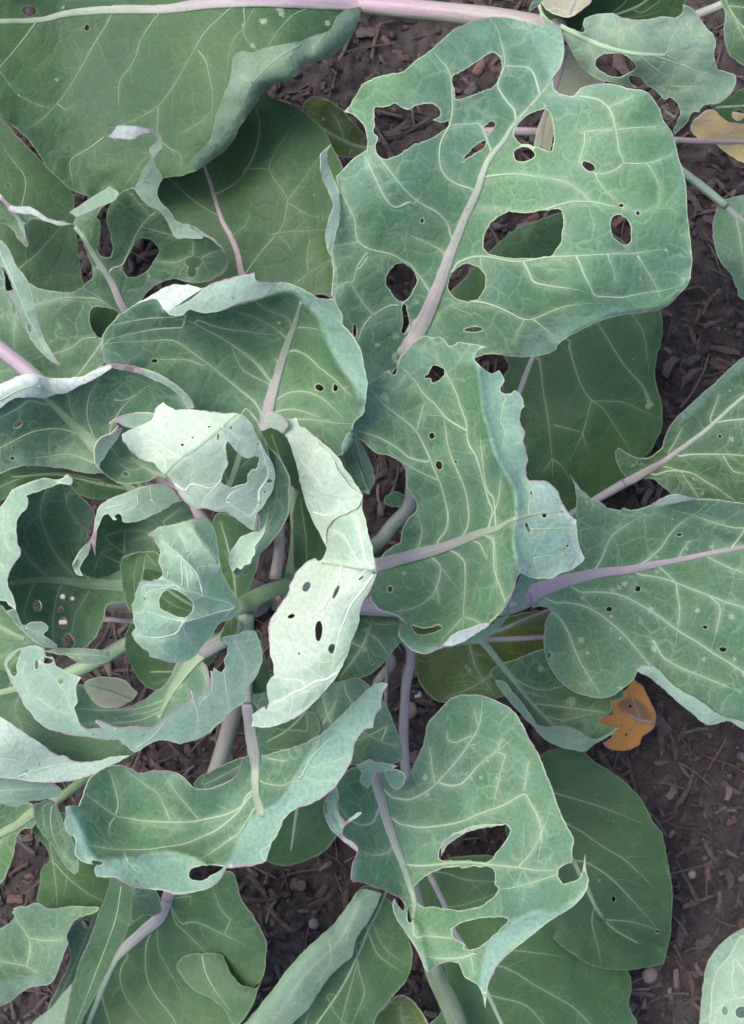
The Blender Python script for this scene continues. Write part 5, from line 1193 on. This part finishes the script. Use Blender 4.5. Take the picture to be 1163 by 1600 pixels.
# ---------------- M12
leaf(main, '100,1085 119,1072 131,1072 151,1100 186,1106 220,1096 245,1078 255,1072 268,1055 275,1038 290,1030 310,1028 325,1045 327,1072 315,1090 298,1100 270,1125 241,1140 206,1145 158,1148 124,1140 105,1115',
     '100,1085,29 151,1100,27 220,1096,26 300,1030,28 327,1072,31 241,1140,31 124,1140,31', mid='318,1020,24 303,1032,25 292,1045,25 280,1062,22 268,1080,19 258,1100,16 248,1122,12', veins=['285,1070 262,1090 225,1105 180,1110 140,1108', '270,1090 240,1110 200,1118', '255,1110 220,1125 180,1130 140,1130', '318,1040 322,1060 325,1080'],
     pet='318,1020,28,24 335,1008,29,26 354,995,30,26 375,965,31,28', petrib='mauve', sty='glaucous', rib='green', vrib='white', cup=0, ruffle=.2,
     flaps=[dict(out='7,1038! 14,1022 34,1012 55,1009 67,1012! 70,1018 69,1022 74,1026 83,1027! 86,1035 89,1041 100,1046 112,1053 127,1058! 123,1066 119,1072! 120,1085 122,1096 117,1104 119,1113 122,1120 124,1129 130,1135 138,1139 148,1138 158,1137! 153,1130 150,1124! 160,1127 169,1130! 173,1132 177,1134! 190,1136 206,1134 225,1136 241,1134 251,1127 261,1120 278,1108 296,1096! 296,1085 298,1075! 301,1082 303,1089! 315,1085 318,1077 327,1072! 330,1058 334,1043! 340,1048 347,1050! 352,1042 351,1031 356,1018 356,1007 350,1002 346,996! 358,993 370,991 382,986 395,986 401,988 409,1013 410,1026 408,1038 401,1056 390,1072 385,1093! 370,1105 358,1113 345,1128 330,1141 313,1153 296,1158 285,1161 275,1160 262,1156 248,1156! 232,1162 220,1172 210,1174 206,1172! 195,1163 186,1156! 162,1155 138,1151 115,1149 96,1144 80,1140 69,1134 57,1124 48,1113 38,1100 31,1086 20,1070 14,1058', 
                 z='7,1038,32 55,1009,36 127,1058,36 48,1113,32 120,1096,35 138,1151,32 150,1124,36 210,1173,31 241,1134,35 327,1072,36 296,1158,31 401,988,35 346,996,37 390,1080,32', holes=['34,1016 27,1018 20,1026 12,1038 16,1048 22,1057 28,1052 27,1038'], ells='74,1032,9,5,5 58,1038,3,8,0 95,1062,5,6,0', flip=True, tone=.35,
                 veins=['68,1024 70,1040 88,1062 103,1082 112,1105 120,1127 132,1142 148,1151', '120,1058 112,1070 105,1082', '213,1168 228,1158 241,1148 252,1134 261,1120', '299,1079 304,1095 310,1120 308,1138 303,1151', '330,1048 333,1065 332,1082 342,1092 354,1099', '351,1050 354,1075 358,1106', '40,1035 38,1060 50,1090', '150,1126 170,1142 195,1160', '332,1082 315,1095 310,1110', '180,1136 185,1150', '60,1090 90,1110 112,1115', '366,1000 380,1025 385,1055'])],
     label='ring-shaped leaf curled upward showing its pale underside at the lower left')
# M12 petiole from M10 region
stalk(main, '345,1000,26,22 270,1000,26,22 210,1002,25,23 160,1028,24,23 115,1050,23,22 40,1085,21,20', 'green')
leaf(main, '225,890 260,895 310,905 330,950 300,985 250,975 228,940', '225,890,35 330,950,34 250,975,35', sty='deep', mid='335,960,5 290,940,5 240,905,3', veins=['300,955 270,945 245,925', '310,965 280,965'], rib='green', grid=6)
leaf(main, '320,660 380,655 415,690 420,760 380,790 330,760', '320,660,36 415,690,37 380,790,37', sty='deep', mid='345,790,12 362,750,12 375,710,11 382,670,9', veins=['358,760 350,730 352,700', '370,735 392,715 400,690'], rib='dull', grid=6)
leaf(main, '205,975 225,985 262,1030 300,1035 330,1010 345,1000 335,1030 300,1062 255,1080 225,1070 205,1040 195,1005', '205,980,27 335,1015,28 240,1075,25', sty='deep', mid='335,1008,6 290,1045,5 235,1050,3', veins=['300,1040 270,1035 240,1015', '280,1048 260,1062 240,1068'], rib='dull')
# ---------------- M9 heart leaf
leaf(main, '229,836! 238,831 248,824 262,822 275,820 296,813 320,809 330,820 337,838 344,882 352,905 364,925 374,945! 368,960 361,965 352,970 344,972 333,988 323,1000 303,1027 290,1033 279,1034 266,1035 255,1031 244,1028 234,1025! 232,1018 224,1013 215,1005 210,1000! 206,989! 213,981! 209,972 208,962! 208,952 205,945! 213,934! 212,926 215,919! 217,911 222,907 236,908 251,903 254,896 253,889 250,882 248,875! 251,861 249,856 246,851! 242,847 241,841!',
     '229,836,40 320,809,37 344,882,37 374,945,34 323,1000,36 266,1035,38 206,960,41 250,890,41 300,900,40 300,960,40',
     holes=['249,942 252,930 260,922 266,919 282,924 297,936 302,945 299,956 292,964 285,965 265,958 252,950'], mid='372,950,8 355,942,7 340,937,6 323,932,6 305,926,5 285,920,5 268,910,4 255,903,3',
     veins=['316,930 313,915 310,903 300,888 292,879 279,866 265,855 252,845', '361,951 342,955 323,961 305,966 289,970 268,967 248,961 228,955 212,958', '289,969 282,980 275,989 258,994 240,996 213,993', '285,969 290,990 300,1010 303,1022', '358,952 345,975 330,1000 305,1018 279,1034', '340,882 325,884 308,890', '340,880 320,855 299,827', '292,879 300,862 312,850', '285,868 290,850 282,835', '268,858 275,840', '225,915 228,935 240,945', '228,955 232,925', '262,903 262,890'],
     zones=[('299,815 340,882 358,935 345,950 316,930 305,895 290,870 300,840', -.5), ('358,952 345,975 280,1034 300,1034 344,975', -.4)], ridges=[('344,882 299,827', .9, 14), ('372,950 323,932 285,920 255,903', .9, 16), ('361,951 323,961 289,970', .6, 12), ('310,903 292,879 265,855', .5, 9)],  # negative zones paint shade on the folded panels that face away
     flip=True, sty='glaucous', rib='white', vrib='white', vw=5, cup=0, ruffle=.45, tone0=.2, label='pale toothed heart leaf with one round hole in the very centre of the crown')
# ---------------- M7 + M8 + M6
leaf(main, '380,640 400,655 414,690 435,713 449,738 453,752 452,765 452,790 449,806 442,822 432,837 422,850 411,861 405,871 401,879 396,888 390,896! 386,899 380,899 370,898 365,893 361,889 358,880 359,872 362,860 368,851 374,842 382,837 395,832 405,826 400,800 380,780 360,700',
     '380,640,35 449,738,37 449,806,37 390,896,36 365,885,37 400,830,36 380,700,34', veins=['425,735 432,760 428,800 410,840 392,875', '405,720 425,735', '435,780 442,800 430,825'], mid='372,905,6 392,870,5 412,830,4 420,780,3', rib='green', sty='glaucous', tone0=-.1,
     flaps=[dict(out='382,837! 395,832 406,830 415,820 420,800! 415,828 405,845 398,855! 400,865 395,872 392,880 384,883 378,890 371,886! 365,893 361,889 358,880 359,872 362,860 368,851 374,842', z='382,837,38 420,800,38.5 365,885,38.5 398,855,38.5', flip=True, tone=.35)], label='young leaf behind the bright crown leaf')
leaf(main, '148,717! 147,708 148,700 151,691 157,684 163,681 172,679! 180,672 186,665! 178,662 171,663! 180,655 193,650 205,646 220,645 232,645 241,646! 262,660 275,700 280,740 270,752 255,745 245,745 230,752 215,754 200,757 180,752 165,742 152,730', '148,717,37 171,663,38 241,646,38 275,740,35 200,757,34 165,742,35 215,710,33',
     veins=['195,690 215,720 240,740', '180,720 205,735', '175,700 185,715'], mid='262,745,8 235,735,6 205,715,4', rib='green', ells='196,741,5,4',
     flaps=[dict(out='148,717! 147,708 148,700 151,691 157,684 163,681 172,679! 176,678 182,672 192,668! 184,685 172,700 160,718 156,728 163,741! 152,730', z='148,717,38 175,679,39 163,740,36.5', flip=True, tone=.4),
            dict(out='171,663! 180,655 193,650 205,646 220,645 232,645 243,646! 240,658 225,668 212,673 206,669 195,666 186,660 178,662', z='171,663,39.5 243,646,40 212,673,39.5', flip=True, tone=.6)],
     sty='glaucous', cup=.2, tone0=-.2, label='small cupped leaf tucked under the bright crown leaf')
leaf(main, '191,679! 200,673 210,669 225,664 237,657! 241,650 242,641! 248,634 256,629! 262,634 275,641! 290,640 303,640 325,642 344,645 358,646 371,646 381,650 389,658 397,668 403,682 414,703 422,718 428,731 429,743 428,755 424,768 418,779 408,795 401,803 398,818 397,829! 388,824 380,817 371,810 361,804 351,799 340,799 330,796 318,794 306,796! 295,788 285,779! 277,766 272,758! 267,748 261,741! 252,735 244,726! 238,722 229,720! 220,716 210,710 203,702 199,696 192,688',
     '191,679,41 256,629,41 371,646,44 430,750,41 397,829,39 306,796,40 229,720,40 300,700,43 380,690,43.5 350,770,41.5',
     holes=['354,692 359,690 364,700 371,707 380,714 389,715 396,712 403,713 404,720 401,731 390,736 387,748 383,756 372,758 361,762 352,757 346,751 350,738 356,724 354,708'],
     ells='328,667,2.4,1.6 361,668,2,3 302,684,2,1.5 286,695,3,2 421,751,4,3.5 403,694,2.6,2 341,682,1.5,6,5 400,775,2,1.5 414,768,2,2', mid='258,742,3 268,730,4 285,715,4 303,703,5 325,686,5 344,669,5 358,657,4 369,648,3',
     veins=['244,655 262,647 285,641 303,640', '345,672 352,690 356,710 354,730 344,751 336,762 323,773 320,782', '289,765 292,758 299,756 315,758 330,762 342,752', '347,667 362,675 375,686 378,700 382,713', '354,782 360,772 371,765 386,758', '300,704 304,725 298,755', '330,684 320,670 310,655', '285,716 265,705 245,690 225,688', '240,700 260,720', '405,690 418,730 418,745 405,765', '354,782 372,795 392,805', '397,800 405,785', '405,714 425,735'],
     zones=[('350,660 371,646 400,665 430,740 420,780 397,829 385,800 400,760 405,715 378,700', -.35), ('191,679 256,629 330,650 300,700 240,720', .8)],
     flip=True, sty='young', rib='white', vrib='white', vw=4.6, cup=0, ruffle=.4, pucker=.09, ridges=[('258,742 303,703 344,669 369,648', .45, 24), ('347,667 356,710 352,745', .2, 12)], tone0=.3, spots='350,662,2', label='brightest crown leaf, almost white underside, with one ragged hole')
# ---------------- M4
leaf(main, '414,652! 421,647 428,643! 436,645 442,650 448,654 454,657! 459,654 464,653! 467,660 469,667 476,668 483,674 491,681 499,686! 508,695 518,703 530,716 538,731 548,743 555,755 562,764 567,775! 567,785 566,793 572,815 576,834 582,855 586,875 588,885 588,899 583,913 576,927 570,936 566,944 562,958 561,971 556,986 549,1000 546,1012 542,1024 535,1040 528,1055 518,1068 507,1079 492,1097 476,1113 460,1123 442,1130 428,1135 414,1136 403,1136 394,1134! 396,1124 394,1117! 403,1110 414,1103! 417,1109! 420,1096 418,1083 418,1069! 422,1062 430,1055! 428,1046 428,1038! 426,1030 423,1024! 422,1005 420,979 425,966 432,955 440,942 449,931! 452,922 452,916! 459,905 463,895 473,885 482,877 493,872! 498,877 504,875! 507,870 509,865! 512,857 508,848! 500,832 490,813 480,790 473,765 468,742 463,720 457,703 452,689 446,680 442,674 436,664 428,658',
     '414,652,36 464,653,37 567,780,40 588,890,41 561,971,40 507,1079,38 394,1130,35 420,979,36 452,916,36 500,875,36.5 508,848,37 463,720,37 442,674,36.5 520,930,40 500,740,39 540,840,40',
     ells='480,917,6,9,30 526,925,3,12,25 456,963,6,3.5,-20 499,986,6,15,5 519,1013,5,8,15 565,903,6,1.5,-40 499,1062,1,1 468,1021,2,2', mid='586,895,5 580,891,5 573,889,5 555,887,5 535,884,4 519,882,4 504,880,3',
     veins=['535,886 532,897 528,910 521,924 514,937 507,949 497,958 482,963 465,965 449,966', '580,902 566,923 549,944 540,966 531,989 527,1005', '530,1048 512,1060 493,1065 475,1076 459,1082 440,1093 418,1100', '559,875 538,838 514,826', '573,875 565,840 555,803', '560,905 555,927 540,950', '425,985 428,1000 445,1003 465,1005', '445,1062 470,1063 480,1075', '500,960 515,965', '480,700 500,720 520,735', '485,760 500,770 510,790'],
     zones=[('432,955 463,895 504,875 560,890 540,950 500,1030 430,1055 420,1000', .8), ('588,899 561,971 507,1079 442,1130 394,1134 420,1105 490,1070 530,1000 560,920', -.15)],
     ridges=[('588,895 561,971 542,1024 507,1079 450,1128', -.5, 14), ('504,880 540,885 580,890', .3, 8)],
     flaps=[dict(out='436,655! 445,655 454,657! 464,653 469,667 483,674 499,686! 501,697 512,705 522,718 527,732 540,750 552,765 567,775! 562,790 549,799 540,803 530,807 520,815 518,820 512,828 510,837 511,848 508,848! 500,832 490,813 480,790 473,765 468,742 463,720 452,689 442,674', dz=.16, w=6., fold='499,686 538,731 567,775', flip=False, tone=.35, veins=['475,745 495,705 505,698', '470,720 490,740 505,760', '490,800 515,805 535,790']),
            dict(out='418,646! 430,643 442,650 452,662 447,672 443,677 435,672 425,668 414,655', z='418,646,38 442,650,38.5 443,677,38', flip=False, tone=.3),
            ],
     flip=True, sty='young', rib='white', vrib='white', vw=4.8, cup=0, ruffle=.35, tone0=.2, spots='507,741,4 509,762,4 508,790,3 506,805,3 507,815,3', label='tall upright crown leaf showing its pale underside, just right of the heart')

# ---------------- bottom right plant
stalk(br, '1190,1590,-1,60 1192,1585,8,58 1195,1580,16,40', 'green', 'stem')
leaf(br, '1240,1420 1163,1449 1134,1468 1120,1482 1110,1496 1102,1516 1097,1558 1093,1600 1093,1650 1240,1650', '1163,1449,20 1097,1558,18 1240,1500,22 1160,1640,20', mid='1200,1600,8 1180,1540,7 1163,1480,5', veins=['1180,1540 1150,1520 1120,1510'], sty='mid', flip=True, tone0=.2, label='outer grey-green leaf of the corner plant')
leaf(br, '1240,1440 1163,1461 1150,1475 1141,1492 1121,1516 1115,1535 1112,1554 1110,1600 1112,1650 1240,1650', '1163,1461,22 1112,1554,22 1240,1500,26 1160,1640,25', ells='1160,1582,11,9 1133,1580,5,8', veins=['1116,1600 1122,1580 1135,1565 1155,1560 1180,1556', '1150,1500 1145,1530 1150,1560', '1180,1475 1175,1510 1185,1550'], mid='1230,1620,7 1200,1580,6 1175,1520,4', flip=True, sty='glaucous', rib='white', tone0=.5, label='pale green inner leaf with an eaten ring')

# ---------------- fallen yellow leaf
yl = empty('fallen_leaf', W(985, 1120, 0))
tag(yl, 'small yellow-orange withered leaf with a dark blotch lying on the mulch', 'leaf')
def blade_only():
    o = leaf(yl, '985,1060! 992,1062 1004,1072 1012,1086 1018,1099 1024,1112 1026,1124 1024,1133 1018,1141 1010,1147 1004,1151! 1001,1159 997,1165 985,1172 969,1173 957,1172 949,1168 942,1161! 950,1157 956,1151 956,1145 960,1140 966,1137! 950,1134 938,1136! 935,1129 939,1122 945,1118 957,1117! 958,1112 956,1106 950,1108 949,1103 945,1096 949,1089! 959,1087 969,1082 978,1078 983,1072',
         '985,1060,5 1026,1124,3 969,1173,3.5 935,1129,5 980,1110,4.2', mid='1022,1128,4 1000,1125,3 975,1112,2', veins=['1000,1125 985,1145 965,1160', '1000,1122 990,1095 985,1075'], sty='yellow', rib='pink', vrib='pink', zones=[('965,1100 985,1088 1000,1095 1014,1110 1016,1128 1000,1132 988,1120 972,1112', .95), ('1018,1100 1028,1124 1022,1140 1012,1140 1018,1122', .5)], cup=0, ells='985,1104,3,3 979,1148,2.5,2.5', ruffle=.5, name='blade')
    return o
blade_only()
for p in (main, nb, br, yl): settle(p)
